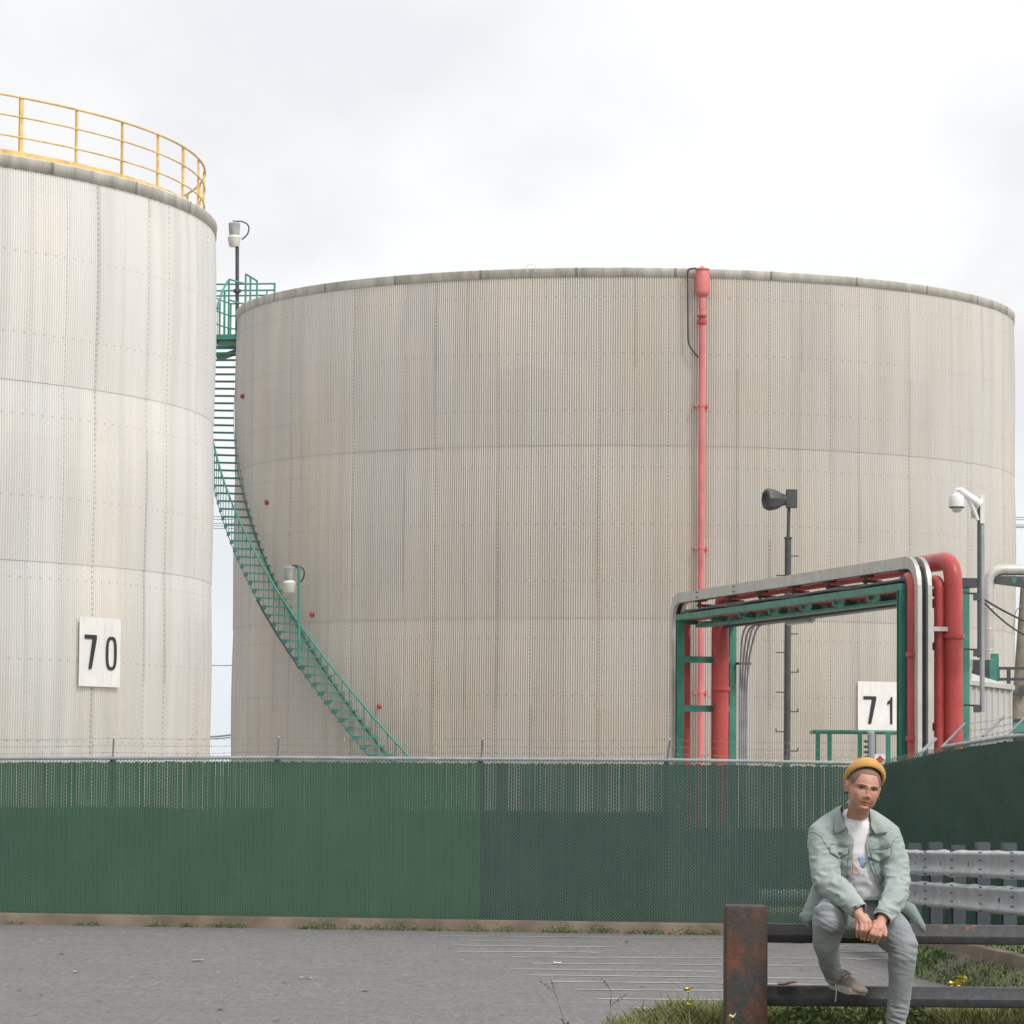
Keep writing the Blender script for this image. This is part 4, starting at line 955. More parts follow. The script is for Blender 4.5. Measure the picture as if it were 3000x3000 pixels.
# ================================================================== GUARDRAIL on the verge
ga, gb = at(2640, 2490, 48.8), at(3080, 2494, 39.0)
gdir = (gb-ga); gdir.z = 0; gl = gdir.length; gdir.normalize(); gn = Vector((-gdir.y, gdir.x, 0))
if gn.x > 0: gn = -gn
gd = thing('guardrail', 'double galvanised guardrail on closely set steel posts behind the seated person', 'guardrail', (ga.x, ga.y, 0))
prof = [(.0, 0), (.03, .010), (.062, .024), (.072, .042), (.066, .062), (.046, .10), (.040, .155), (.046, .21), (.066, .248), (.072, .268), (.062, .286), (.03, .300), (.0, .31)]
for zoff, nm in ((-.31, 0), (-.70, 1)):
    V = []; Fs = []; n = 90; m_ = len(prof)
    for i in range(n+1):
        s = i/n*gl; z0 = ga.z+(gb.z-ga.z)*i/n; dent = .03*noise.noise(Vector((s*.8, nm*7, 0)))
        for k, (o, z) in enumerate(prof):
            f = .012*noise.noise(Vector((s*2.3, z*9, nm*5)))+ (.028*noise.noise(Vector((s*1.1, 2+nm, 0))) if k in (0, 12) else 0)
            q = ga+gdir*s+gn*(o+dent+f); V.append((q.x, q.y, z0+zoff+z+(.022*noise.noise(Vector((s*1.4, nm*3, 5))) if k in (0, 1, 11, 12) else 0)))
    for i in range(n):
        for k in range(m_-1): Fs.append((i*m_+k, (i+1)*m_+k, (i+1)*m_+k+1, i*m_+k+1))
    wb = np_mesh('w_beam', V, Fs, M['wbeam'], gd, None, True)
    for j in range(int(gl/.95)):
        s = .4+j*.95; q = ga+gdir*s+gn*.03; z0 = ga.z+(gb.z-ga.z)*s/gl+zoff
        if j % 2: MB().bar((q.x, q.y, z0+.13), (q.x, q.y, z0+.18), .035, .02, gn).build('slot', M['gpost'], wb)
        else:
            for dx in (-.05, .05):
                for zz in (.02, .10, .20, .29): q2 = q+gdir*dx+gn*.035; MB().lathe((q2.x, q2.y, z0+zz), [(.010, 0), (.010, .012), (0, .014)], 6, gn).build('splice_bolt', M['gpost'], wb)
k = 0; s = .35
while s < gl:
    q = ga+gdir*s-gn*.12; z0 = ga.z+(gb.z-ga.z)*s/gl
    hbeam((q.x, q.y, .0), (q.x, q.y, z0+.085+.02*sin(k*2.3)), .15, .16, gdir).build('post', M['gpost'], gd); s += 1.62; k += 1

# ================================================================== RUSTY BARRIER the person sits on
YB = 17.7
bx = thing('steel_barrier', 'rust stained steel barrier with a square post and two dark rails', 'barrier', (at(2180, 2900, YB).x, YB, 1.0))
p = at(2181, 2800, YB); ztop_ = at(2181, 2651, YB).z; wp = .2
mb = MB().box((p.x+.003, YB-.02, (ztop_+.5)/2), (wp-.004, .2, ztop_-.5))
po = mb.build('post', M['rust'], bx, True, .012)
def barrier_rail(v0, v1, u0=2240, u1=4330):
    za, zb_ = at(2250, v0, YB).z, at(2250, v1, YB).z; h = za-zb_; r = h/2; zc = (za+zb_)/2; V = []; Fs = []; n = 220; pr = []
    base_p = [(.9, 1), (.1, 1), (-.12, .98), (-.28, .88), (-.72, .22), (-.92, -.02), (-1, -.16), (-1, -.82), (-.93, -.96), (-.8, -1), (.8, -1), (.95, -.93), (1, -.8), (1, .8), (.97, .94)]
    pr = [(r*1.02*a, r*b) for a, b in base_p]; npf = len(pr)
    rot = radians(0)
    x0 = at(u0, v0, YB).x; x1 = at(u1, v0, YB).x; zs = -.002*(x1-x0)
    for i in range(n+1):
        x = x0+(x1-x0)*i/n
        for k, (a, b) in enumerate(pr):
            f = 1+.03*noise.noise(Vector((x*4, a*30, b*30))); V.append((x, YB+a*f, zc+b*f+(zs*(x-x0)/(x1-x0))))
    for i in range(n):
        for k in range(npf): k2 = (k+1) % npf; Fs.append((i*npf+k, (i+1)*npf+k, (i+1)*npf+k2, i*npf+k2))
    o = np_mesh('rail', V, Fs, M['pipe_rail'], bx, None, True); o.data.set_sharp_from_angle(angle=radians(30)); return o, zc, r
RU = barrier_rail(2705, 2761); RLw = barrier_rail(2887, 2946)
po2 = MB().box((p.x+3.3, YB-.02, (ztop_+.4)/2), (wp, .2, ztop_-.4)).build('post', M['rust'], bx, True, .012)
q = at(2306, 2886, YB-.04); mb = MB(); litter(0, 0, .085, .05, 'dry_leaf', M['brownleaf'], 'dry tan leaf lying on the lower rail of the rusty barrier', 'leaf', .2, at(2306, 2889, YB-.05))

# ================================================================== flowering weeds and dry stalks
def flower_plant(u, v0, heads, y, label, bend=0.0, yel='petal'):
    b = at(u, v0, y); b.z = bank_z(b.x, b.y); root = thing('yellow_wildflower', label, 'wildflower', b, 'yellow wildflowers by the barrier')
    top = at(*heads[0], y); MB().tube([b-Vector((0, 0, .06)), b.lerp(top, .5)+Vector((.008, 0, 0)), top], [.0035, .003, .002], 6).build('stem', M['drystalk'] if bend else M['leaf'], root, True)
    mb = MB()
    for k in range(9):
        c = b.lerp(top, rnd.uniform(0, .5)); leaf_cloud(mb, c, .03, .03, .05, 3, .014, k+int(u))
    mb.build('leaves', M['leaf'], root)
    for (hu, hv) in heads:
        c = at(hu, hv, y); mb = MB()
        for k in range(11):
            q = 2*pi*k/11+rnd.uniform(-.2, .2); d = Vector((cos(q), sin(q)*.8-.3, rnd.uniform(-.3, .7))).normalized()*rnd.uniform(.018, .032); sd = d.cross(Vector((0, .3, 1))).normalized()*.011
            mb.add([c-sd*.4, c+d*.6-sd, c+d, c+d*.6+sd, c+sd*.4], [(0, 1, 2, 3, 4)])
        mb.build('flower', M[yel], root)
flower_plant(2018, 2990, [(2016, 2900), (2021, 2946)], 17.2, 'tall yellow wildflower with two blooms left of the rusty post')
flower_plant(2820, 2905, [(2818, 2864), (2812, 2876), (2824, 2872), (2808, 2884), (2798, 2882), (2788, 2884)], 18.9, 'yellow flower spike behind the lower rail right of the person')
flower_plant(2146, 2998, [(2146, 2982)], 17.5, 'pale yellow bloom in the grass at the foot of the rusty post', 0, 'palepetal')
for (u, v) in ((2428, 2949), (2473, 2957), (2551, 2944), (2583, 2948), (2568, 2986)):
    flower_plant(u, v+30, [(u, v)], 18.25, 'pale small bloom in the grass below the lower rail', 0, 'palepetal')
def dry_stalk(root_uv, tip_uv, side, y, label, seed):
    g2 = random.Random(seed); b, t = at(*root_uv, y), at(*tip_uv, y); b.z = bank_z(b.x, b.y); mb = MB(); root = thing('dry_weed', label, 'weed', b, 'dry stalks at the bottom edge')
    bow = Vector((side, 0, 0)); main = [b.lerp(t, i/10)+bow*sin(pi*i/10) for i in range(11)]; mb.tube(main, [.0042-.0003*i for i in range(11)], 6)
    for k in range(9):
        c = main[g2.randrange(2, 11)]; d = Vector((g2.uniform(-1, 1), g2.uniform(-.6, .6), g2.uniform(.2, 1))).normalized()*g2.uniform(.03, .09); mb.tube([c, c+d*.6+Vector((0, 0, .01)), c+d], [.002, .0018, .001], 5)
        for j in range(3): leaf = c+d*(.5+.25*j); mb.lathe(leaf, [(0, -.006), (.0042, 0), (0, .007)], 5, (g2.uniform(-1, 1), g2.uniform(-1, 1), 1))
    mb.build('stalk', M['drystalk'], root)
dry_stalk((1718, 3030), (1628, 2912), .03, 16.6, 'leaning dry weed stalk farthest left at the bottom edge', 1)
dry_stalk((1780, 3030), (1791, 2905), -.006, 16.6, 'upright dry weed stalk at the bottom edge', 2)
dry_stalk((1855, 3030), (1880, 2945), .004, 16.6, 'short dry weed stalk between the upright one and the yellow flower', 3)
dry_stalk((1925, 2998), (1934, 2906), .05, 17.0, 'curved dry stalk just right of the tall yellow wildflower', 4)
# ================================================================== PERSON
from mathutils.bvhtree import BVHTree
def skin_material():
    t = NT('skin'); v = t.vec('Object')
    a = t.noise(v, 22, 4, .5); b = t.noise(v, 9, 3, .5, .42, .62)
    c = t.mix(a, (.52, .275, .205), (.57, .325, .25)); c = t.mix(t.math('MULTIPLY', b, .5), c, (.53, .225, .17))
    t.b.inputs['Subsurface Weight'].default_value = .08; t.b.inputs['Subsurface Radius'].default_value = (.012, .005, .003)
    return t.set(c, .5, 0, .35)
M['skin'] = skin_material()
def cloth(name, col, var=.12, weave=160, fade=None, scale=7, rough=.85):
    t = NT(name); v = t.vec('Object'); n1 = t.noise(v, scale, 6, .6); n2 = t.noise(v, weave, 2)
    c = t.mix(n1, tuple(x*(1-var) for x in col), tuple(x*(1+var) for x in col))
    if fade: c = t.mix(t.math('MULTIPLY', t.noise(v, 3.2, 3, .5, .45, .7), .6), c, fade)
    t.bump(n2, .25, .002); t.b.inputs['Sheen Weight'].default_value = .15
    return t.set(c, rough, 0, .2)
M['denim'] = cloth('pale_mint_denim', (.315, .372, .362), .14, 140, (.40, .445, .435))
M['denim_edge'] = cloth('shadowed_denim_seam', (.21, .27, .265), .1)  # jacket seams, with their edge shadow put into the darker colour
M['jeans'] = cloth('faded_grey_jeans', (.245, .265, .29), .16, 150, (.33, .345, .365), 6)
M['tshirt'] = cloth('white_cotton', (.84, .82, .87), .03, 200)
M['printpeach'] = cloth('peach_print', (.74, .58, .53), .1); M['printblue'] = cloth('blue_print', (.36, .47, .68), .1); M['printpale'] = cloth('pale_pink_print', (.80, .74, .75), .06)
M['beanie'] = cloth('mustard_knit', (.58, .32, .10), .1, 260, None, 12)
M['hair'] = cloth('short_shaved_hair', (.20, .145, .115), .2, 300)
M['lips'] = simple('lips', (.40, .15, .125), .45, 0, .08, 60)
M['brow'] = simple('brown_eyebrow', (.12, .07, .05), .9, 0, .15, 80)
M['eyewhite'] = simple('eye_white', (.55, .50, .47), .3, 0, .04, 60)
M['iris'] = simple('iris', (.05, .06, .055), .2, 0, .1, 60)
M['canvas'] = cloth('taupe_canvas', (.20, .17, .145), .22, 90, (.30, .27, .24), 14)
M['rubber'] = simple('off_white_rubber', (.47, .44, .41), .6, 0, .15, 30, (.25, .22, .2))
M['lace'] = simple('off_white_lace', (.45, .42, .38), .8, 0, .1, 40)
PX = 17.7/F
def J(u, v, y): return at(u, v, y)
def ico(c, r, rot=None, sub=3):
    bm = bmesh.new(); bmesh.ops.create_icosphere(bm, subdivisions=sub, radius=1.0)
    vs = []; m3 = rot if rot is not None else Matrix.Identity(3)
    for v in bm.verts: vs.append(Vector(c)+m3@Vector((v.co.x*r[0], v.co.y*r[1], v.co.z*r[2])))
    fs = [tuple(q.index for q in f.verts) for f in bm.faces]; bm.free(); return vs, fs
def limb(mb, pts, rad, n=16):
    """closed tapered tube with rounded ends through the joints"""
    pts = [Vector(p) for p in pts]; P = []; Rr = []
    d0 = (pts[0]-pts[1]).normalized(); d1 = (pts[-1]-pts[-2]).normalized()
    for q in (1.0, .8, .45): P.append(pts[0]+d0*rad[0]*q); Rr.append(rad[0]*sqrt(max(0.004, 1-q*q)))
    for i in range(len(pts)):
        P.append(pts[i]); Rr.append(rad[i])
        if i < len(pts)-1:
            for k in (1, 2, 3): P.append(pts[i].lerp(pts[i+1], k/4)); Rr.append(rad[i]+(rad[i+1]-rad[i])*k/4)
    for q in (.45, .8, 1.0): P.append(pts[-1]+d1*rad[-1]*q); Rr.append(rad[-1]*sqrt(max(0.004, 1-q*q)))
    mb.tube(P, Rr, n); return mb
def loft(mb, secs, n=40):
    vs = []; fs = []; m_ = len(secs)
    for sec in secs:
        c, rx, ry, e = sec[:4]; tl_ = sec[4] if len(sec) > 4 else 0.0
        for k in range(n):
            q = 2*pi*k/n; cq, sq = cos(q), sin(q)
            vs.append(Vector(c)+Vector((rx*math.copysign(abs(cq)**e, cq), ry*math.copysign(abs(sq)**e, sq), tl_*sq)))
    for i in range(m_-1):
        for k in range(n): k2 = (k+1) % n; fs.append((i*n+k, i*n+k2, (i+1)*n+k2, (i+1)*n+k))
    fs.append(tuple(range(n-1, -1, -1))); fs.append(tuple((m_-1)*n+k for k in range(n))); mb.add(vs, fs)
def merge(mb, voxel, smooth=3, fac=.5):
    """union of the overlapping closed pieces as ONE continuous surface: returns verts (numpy), faces"""
    me = bpy.data.meshes.new('tmp'); me.from_pydata(mb.v, [], mb.f); bm = bmesh.new(); bm.from_mesh(me); bmesh.ops.recalc_face_normals(bm, faces=bm.faces); bm.to_mesh(me); bm.free()
    o = bpy.data.objects.new('tmp', me); COL.objects.link(o)
    r = o.modifiers.new('r', 'REMESH'); r.mode = 'VOXEL'; r.voxel_size = voxel
    if smooth: s = o.modifiers.new('s', 'SMOOTH'); s.factor = fac; s.iterations = smooth
    dg = bpy.context.evaluated_depsgraph_get(); ev = o.evaluated_get(dg); m2 = bpy.data.meshes.new_from_object(ev, depsgraph=dg)
    co = np.empty(len(m2.vertices)*3, np.float32); m2.vertices.foreach_get('co', co); co = co.reshape(-1, 3).astype(np.float64)
    fs = [tuple(p.vertices) for p in m2.polygons]
    nr = np.empty(len(m2.vertices)*3, np.float32); m2.vertices.foreach_get('normal', nr); nr = nr.reshape(-1, 3).astype(np.float64)
    bpy.data.objects.remove(o); bpy.data.meshes.remove(m2); bpy.data.meshes.remove(me); return co, fs, nr
def finish(name, co_, fs, mat, parent, smooth=True, solid=0.0):
    b = base(parent); me = bpy.data.meshes.new(name); me.from_pydata([(x-b.x, y-b.y, z-b.z) for x, y, z in co_], [], fs)
    if smooth: me.shade_smooth()
    me.materials.append(mat); o = link(bpy.data.objects.new(name, me), parent)
    if solid: s = o.modifiers.new('solid', 'SOLIDIFY'); s.thickness = solid; s.offset = -1
    return o
def wrinkle(co_, nr, amp, fn):
    out = co_.copy()
    for i in range(len(co_)):
        out[i] += nr[i]*amp*fn(Vector(co_[i]))
    return out
per = thing('person', 'person in mustard beanie, open pale denim jacket and grey jeans, seated on the rusty barrier', 'person', J(2535, 3045, 17.6))

# ---- head frame
HO = J(2530, 2308, 17.36)
HR = Matrix.Rotation(radians(9.5), 3, 'Y') @ Matrix.Rotation(radians(9), 3, 'Z') @ Matrix.Rotation(radians(2), 3, 'X')
H = lambda x, y, z: HO+HR@Vector((x, y, z))
body = MB()
for c, r in (((0, .018, .032), (.0735, .090, .082)), ((0, -.018, -.018), (.0685, .072, .084)), ((0, -.024, -.055), (.0605, .056, .047)), ((0, -.050, -.084), (.029, .028, .019)), ((0, -.03, .02), (.066, .064, .07))):
    body.add(*ico(H(*c), r, HR, 4))
for s in (-1, 1):
    er = HR @ Matrix.Rotation(radians(-20*s), 3, 'Z') @ Matrix.Rotation(radians(8*s), 3, 'Y')
    body.add(*ico(H(s*.076, .016, -.006), (.009, .019, .030), er, 3)); body.add(*ico(H(s*.073, .008, -.032), (.008, .010, .012), er, 2)); body.add(*ico(H(s*.070, .012, -.01), (.012, .014, .024), er, 2))
limb(body, [J(2522, 2350, 17.40), J(2512, 2388, 17.45), J(2508, 2425, 17.51)], [.050, .050, .055], 20)
# torso, arms and legs underneath the clothes
loft(body, [(J(2508, 2420, 17.52), .06, .05, 1), (J(2508, 2445, 17.53), .115, .075, 1), (J(2510, 2500, 17.55), .125, .09, 1), (J(2525, 2600, 17.62), .105, .085, 1), (J(2535, 2680, 17.66), .13, .09, 1), (J(2536, 2700, 17.66), .09, .07, 1)], 28)
ARM_R = [J(2412, 2447, 17.49), J(2414, 2520, 17.43), J(2421, 2588, 17.37), J(2464, 2618, 17.26), J(2512, 2668, 17.165)]
ARM_L = [J(2597, 2452, 17.49), J(2628, 2530, 17.45), J(2630, 2602, 17.39), J(2612, 2650, 17.28), J(2584, 2694, 17.185)]
limb(body, [J(2500, 2440, 17.52)]+ARM_R, [.06, .05, .043, .036, .034, .026]); limb(body, [J(2520, 2445, 17.52)]+ARM_L, [.06, .05, .043, .036, .034, .026])
LEG_R = [J(2494, 2692, 17.62), J(2458, 2688, 17.43), J(2429, 2684, 17.27), J(2421, 2762, 17.33), J(2430, 2822, 17.41), J(2446, 2866, 17.47)]
LEG_L = [J(2580, 2694, 17.62), J(2616, 2734, 17.45), J(2646, 2774, 17.32), J(2640, 2856, 17.34), J(2632, 2934, 17.37), J(2626, 2990, 17.385), J(2622, 3030, 17.39)]
limb(body, LEG_R, [.075, .062, .050, .045, .032, .03]); limb(body, LEG_L, [.075, .062, .050, .045, .036, .032, .03])
def hand(wrist, kn, tips, mids, thumb, knr=.0105):
    for k, (a, m_, t) in enumerate(zip(kn, mids, tips)):
        limb(body, [wrist.lerp(a, .15), a], [.017, .0125], 10); limb(body, [a, m_, m_.lerp(t, .55)+Vector((0, .003, 0)), t], [.0108, .0095, .0088, .0072], 10)
    limb(body, [wrist+Vector((0, .0, -.005)), sum(kn, Vector())/4+Vector((0, .008, .006))], [.024, .024], 12)
    limb(body, thumb, [.014, .0115, .009], 10)
y = 17.125
hand(J(2513, 2672, 17.15), [J(2513, 2703, y+.015), J(2524, 2702, y), J(2535.5, 2702, y-.003), J(2547, 2702, y)], [J(2512, 2745, y+.02), J(2523.5, 2751, y+.012), J(2534, 2754, y+.012), J(2546, 2748, y+.02)],
     [J(2512, 2724, y), J(2524, 2725, y-.018), J(2536, 2727, y-.02), J(2549, 2724, y-.01)], [J(2535, 2684, 17.165), J(2550, 2705, 17.165), J(2551, 2728, 17.16)])
y = 17.10
hand(J(2581, 2697, 17.165), [J(2561, 2718, y), J(2572, 2721, y-.004), J(2583, 2726, y), J(2593, 2731, y+.015)], [J(2544, 2754, y+.016), J(2555.5, 2759, y+.014), J(2569, 2760, y+.016), J(2587, 2752, y+.025)],
     [J(2552.5, 2736, y-.014), J(2564.5, 2740, y-.018), J(2578, 2743, y-.014), J(2593, 2741, y+.004)], [J(2565, 2703, 17.15), J(2553, 2716, 17.15), J(2548, 2735, 17.145)])
bc, bf, bn = merge(body, .0028, 3, .5)
# facial relief
inv = HR.inverted(); loc = (bc-np.array(HO))@np.array(inv).T; mask = (loc[:, 2] > -.125) & (np.abs(loc[:, 0]) < .1) & (loc[:, 1] < .12) & (loc[:, 2] < .14)
disp = np.zeros_like(loc); front = np.clip((-loc[:, 1]-.01)/.04, 0, 1)
feat = [((.030, .000), (.0140, .0078), .0118), ((-.030, .000), (.0140, .0078), .0118), ((0, .004), (.008, .013), -.009), ((0, -.018), (.0072, .013), -.014), ((0, -.033), (.0095, .0075), -.0165), ((.012, -.038), (.0055, .0055), -.0085), ((-.012, -.038), (.0055, .0055), -.0085),
        ((.009, -.045), (.004, .0025), .006), ((-.009, -.045), (.004, .0025), .006), ((0, -.0595), (.017, .0042), -.005), ((0, -.0720), (.014, .0048), -.006), ((0, -.0660), (.020, .0020), .005), ((0, -.0800), (.014, .0035), .004), ((0, -.093), (.012, .008), -.004),
        ((.029, .0145), (.018, .0050), -.0055), ((-.029, .0145), (.018, .0050), -.0055), ((.043, -.026), (.014, .012), -.004), ((-.043, -.026), (.014, .012), -.004), ((.038, -.050), (.016, .016), -.006), ((-.038, -.050), (.016, .016), -.006)]
for (fx_, fz), (sx, szz), a in feat:
    gg = np.exp(-((loc[:, 0]-fx_)/sx)**2-((loc[:, 2]-fz)/szz)**2); disp[:, 1] += a*gg*front
bc[mask] += (disp[mask])@np.array(HR).T
bodyo = finish('body', bc, bf, M['skin'], per)
bvh = BVHTree.FromPolygons([Vector(c) for c in bc], bf)
def on_face(x, z, off=.0012):
    o_ = H(x, -.3, z); d = HR@Vector((0, 1, 0)); h = bvh.ray_cast(o_, d); return h[0]-d*off
def face_patch(name, outline, mat, parent, off=.0014, thick=.002):
    n = len(outline); c = (sum(p[0] for p in outline)/n, sum(p[1] for p in outline)/n); d = HR@Vector((0, 1, 0)); vs = []; fs = []
    rings = (1.0, .66, .33)
    for q in rings:
        for x, z in outline: vs.append(on_face(c[0]+(x-c[0])*q, c[1]+(z-c[1])*q, off*(1.5-q*.7)))
    vs.append(on_face(*c, off*1.5))
    for k in range(2):
        for i in range(n): i2 = (i+1) % n; fs.append((k*n+i, k*n+i2, (k+1)*n+i2, (k+1)*n+i))
    for i in range(n): fs.append((2*n+i, 2*n+(i+1) % n, 3*n))
    m2 = len(vs); vs += [v+d*(off+thick) for v in vs]; fs += [tuple(q+m2 for q in reversed(f)) for f in fs[:]]
    for i in range(n): i2 = (i+1) % n; fs.append((i, i+m2, i2+m2, i2))
    return finish(name, [tuple(v) for v in vs], fs, mat, parent)
def ell(cx_, cz, rx, rz, n=16, sl=0.0): return [(cx_+rx*cos(2*pi*k/n), cz+rz*sin(2*pi*k/n)+sl*rx*cos(2*pi*k/n)) for k in range(n)]
LZ = .0015
face_patch('lips', [(x, z+LZ) for x, z in [(-.0265, -.0664), (-.016, -.0628), (-.006, -.0602), (0, -.0610), (.006, -.0602), (.016, -.0628), (.0265, -.0664), (.016, -.0668), (0, -.0675), (-.016, -.0668)]], M['lips'], bodyo, .001)
face_patch('lips', [(x, z+LZ) for x, z in [(-.026, -.0674), (-.014, -.0688), (0, -.0692), (.014, -.0688), (.026, -.0674), (.015, -.0738), (0, -.0764), (-.015, -.0738)]], M['lips'], bodyo, .001)
for s in (-1, 1):
    e_ = face_patch('eye', ell(s*.030, -.0005, .0130, .0033, 16), M['eyewhite'], bodyo, .0016)
    face_patch('iris', ell(s*.030-.001, -.0002, .0050, .0034, 12), M['iris'], e_, .0030)
    face_patch('eyelash', [(s*.030+q*.0150, .0032-abs(q)**2*.0036+dz) for q, dz in [(-1, 0), (-.5, .0020), (0, .0028), (.5, .0020), (1, 0), (.5, -.0006), (0, -.0006), (-.5, -.0006)]], M['brow'], bodyo, .0022)
    face_patch('eyebrow', [(s*.012, .0100), (s*.024, .0132), (s*.036, .0145), (s*.048, .0100), (s*.036, .0180), (s*.024, .0172), (s*.012, .0142)], M['brow'], bodyo, .0012)
    MB().lathe(H(s*.076, .002, -.036), [(.0075, -.006), (.0085, 0), (.0075, .006), (0, .006)], 12, HR@Vector((s*.6, -1, 0))).build('earring', M['black'], bodyo, True)
# hair: shaved shell above a hairline
loc = (bc-np.array(HO))@np.array(inv).T
hz = lambda p: .066+.0*abs(p[0])-max(0, abs(p[0])-.036)*1.9 if p[1] < -.01 else (-.01 if abs(p[0]) > .03 else -.02)
sel = [f for f in bf if all((-.07 < loc[i][2] < .14 and abs(loc[i][0]) < .0775 and loc[i][1] < .125 and loc[i][2] > hz(loc[i]) and not (abs(loc[i][0]) > .066 and loc[i][2] < .024 and loc[i][1] > -.016)) for i in f)]
used = sorted({i for f in sel for i in f}); mp_ = {v: k for k, v in enumerate(used)}
if used: finish('hair', [tuple(bc[i]+bn[i]*.0028) for i in used], [tuple(mp_[i] for i in f) for f in sel], M['hair'], bodyo)

# ---- beanie: rolled cuff worn high and tilted back, soft crown behind
BR = HR @ Matrix.Rotation(radians(-44), 3, 'X'); BC = H(0.002, .022, .052)
bn_ = MB(); V = []; Fs = []; n1, n2 = 64, 14
for i in range(n1):
    a = 2*pi*i/n1; rx, ry = .0835, .094
    for k in range(n2):
        q = 2*pi*k/n2; rr_ = .0115*cos(q); zz = .0215*sin(q); kn = .0012*cos(a*32)
        V.append(BC+BR@Vector(((rx+rr_+kn)*cos(a), (ry+rr_+kn)*sin(a), zz)))
for i in range(n1):
    for k in range(n2): i2, k2 = (i+1) % n1, (k+1) % n2; Fs.append((i*n2+k, i2*n2+k, i2*n2+k2, i*n2+k2))
bn_.add(V, Fs); cuff_o = bn_.build('beanie', M['beanie'], per, True)
mb = MB(); V = []; Fs = []; m_ = 12
for j in range(m_):
    t = j/(m_-1); q = t*pi/2
    for i in range(n1):
        a = 2*pi*i/n1; V.append(BC+BR@Vector((.085*cos(q)**.7*cos(a), .095*cos(q)**.7*sin(a), .012+.058*sin(q)+.0015*cos(a*24)*cos(q))))
for j in range(m_-1):
    for i in range(n1): i2 = (i+1) % n1; Fs.append((j*n1+i, j*n1+i2, (j+1)*n1+i2, (j+1)*n1+i))
mb.add(V, Fs).build('crown', M['beanie'], cuff_o, True)

# ---- jeans
jm = MB()
loft(jm, [(J(2538, 2628, 17.615), .112, .088, 1), (J(2537, 2650, 17.62), .125, .10, 1), (J(2536, 2690, 17.62), .148, .125, .9), (J(2536, 2715, 17.63), .13, .11, .9)], 32)
limb(jm, LEG_R, [.092, .084, .0765, .0625, .047, .037], 24); limb(jm, [J(2431, 2668, 17.29), J(2432, 2700, 17.26)], [.06, .066], 20)
limb(jm, LEG_L, [.092, .088, .0690, .0575, .049, .046, .045], 24)
jc, jf, jn = merge(jm, .005, 4, .5)
kneeR, kneeL = LEG_R[2], LEG_L[2]
def jw(p):
    a = noise.noise(p*9)*.7+noise.noise(p*24)*.3
    fold = 0.0
    for kp, s in ((kneeR, 1), (kneeL, 1), (LEG_L[5], 1.2), (LEG_R[5], 1.0), (LEG_L[0], .8), (LEG_R[0], .8)):
        d = (p-kp).length; w_ = math.exp(-(d/.10)**2)
        if w_ > .02: q = Vector((p.x*13, p.y*9, p.z*42+p.x*14)); fold += s*w_*(1-2.2*abs(noise.noise(q)))*.8
    lng = noise.noise(Vector((p.x*26, p.y*26, p.z*7)))*.45
    return a*.6+fold+lng
jc = wrinkle(jc, jn, .0075, jw)
jeans = finish('jeans', jc, jf, M['jeans'], per)
jb = BVHTree.FromPolygons([Vector(c) for c in jc], jf)
MB().tube([J(2504+q*7.6, 2637+1.2*sin(q*.5), 17.515-.0) for q in range(11)], .004, 6).build('waistband', M['jeans'], jeans, True)

# ---- t-shirt
tm = MB()
loft(tm, [(J(2508, 2388, 17.475), .060, .064, 1, .028), (J(2508, 2398, 17.48), .075, .080, 1, .024), (J(2508, 2414, 17.49), .100, .092, 1, .012), (J(2508, 2440, 17.50), .125, .100, 1), (J(2510, 2500, 17.515), .130, .106, 1), (J(2520, 2570, 17.55), .126, .106, 1), (J(2534, 2622, 17.58), .120, .104, 1), (J(2537, 2636, 17.59), .118, .102, 1)], 40)
tcx, tf, tn = merge(tm, .004, 3, .5)
tcx = wrinkle(tcx, tn, .0055, lambda p: noise.noise(p*8)*.6+(1-2.4*abs(noise.noise(Vector((p.x*14+p.z*16, p.y*6, p.z*20-p.x*10)))))*.55*min(1, max(0, (2.02-p.z)/.16)))
ts = finish('t_shirt', tcx, tf, M['tshirt'], per)
tb = BVHTree.FromPolygons([Vector(c) for c in tcx], tf); CAM = Vector((0, 0, ZC))
nbp = []
for k in range(33):
    a = 2*pi*k/32; nbp.append(J(2508, 2388, 17.475)+Vector((.0615*cos(a), .0655*sin(a), .028*sin(a)+.001)))
MB().tube(nbp, .0045, 8).build('neckband', M['tshirt'], ts, True)
def decal(name, uv, bv, mat, parent, off=.002, thick=.004, sub=5, dflt=17.42):
    """cloth piece cut to an outline and laid on the garment below it"""
    pts = []; n = len(uv)
    for i in range(n):
        a, b = uv[i], uv[(i+1) % n]
        for k in range(sub): pts.append((a[0]+(b[0]-a[0])*k/sub, a[1]+(b[1]-a[1])*k/sub))
    c = (sum(p[0] for p in pts)/len(pts), sum(p[1] for p in pts)/len(pts)); N_ = len(pts); vs = []; fs = []
    def hit(u, v):
        d = ray(u, v).normalized(); h = bv.ray_cast(CAM, d); return (h[0] if h[0] is not None and abs(h[0].y-dflt) < .25 else at(u, v, dflt))-d*off
    RG = (1.0, .75, .5, .25)
    for q in RG:
        for u, v in pts: vs.append(hit(c[0]+(u-c[0])*q, c[1]+(v-c[1])*q))
    vs.append(hit(*c))
    for k in range(3):
        for i in range(N_): i2 = (i+1) % N_; fs.append((k*N_+i, k*N_+i2, (k+1)*N_+i2, (k+1)*N_+i))
    for i in range(N_): fs.append((3*N_+i, 3*N_+(i+1) % N_, 4*N_))
    d = ray(*c).normalized(); m_ = len(vs); vs += [v+d*(off+thick) for v in vs]; fs += [tuple(q+m_ for q in reversed(f)) for f in fs[:]]
    for i in range(N_): i2 = (i+1) % N_; fs.append((i, i+m_, i2+m_, i2))
    return finish(name, [tuple(v) for v in vs], fs, mat, parent)
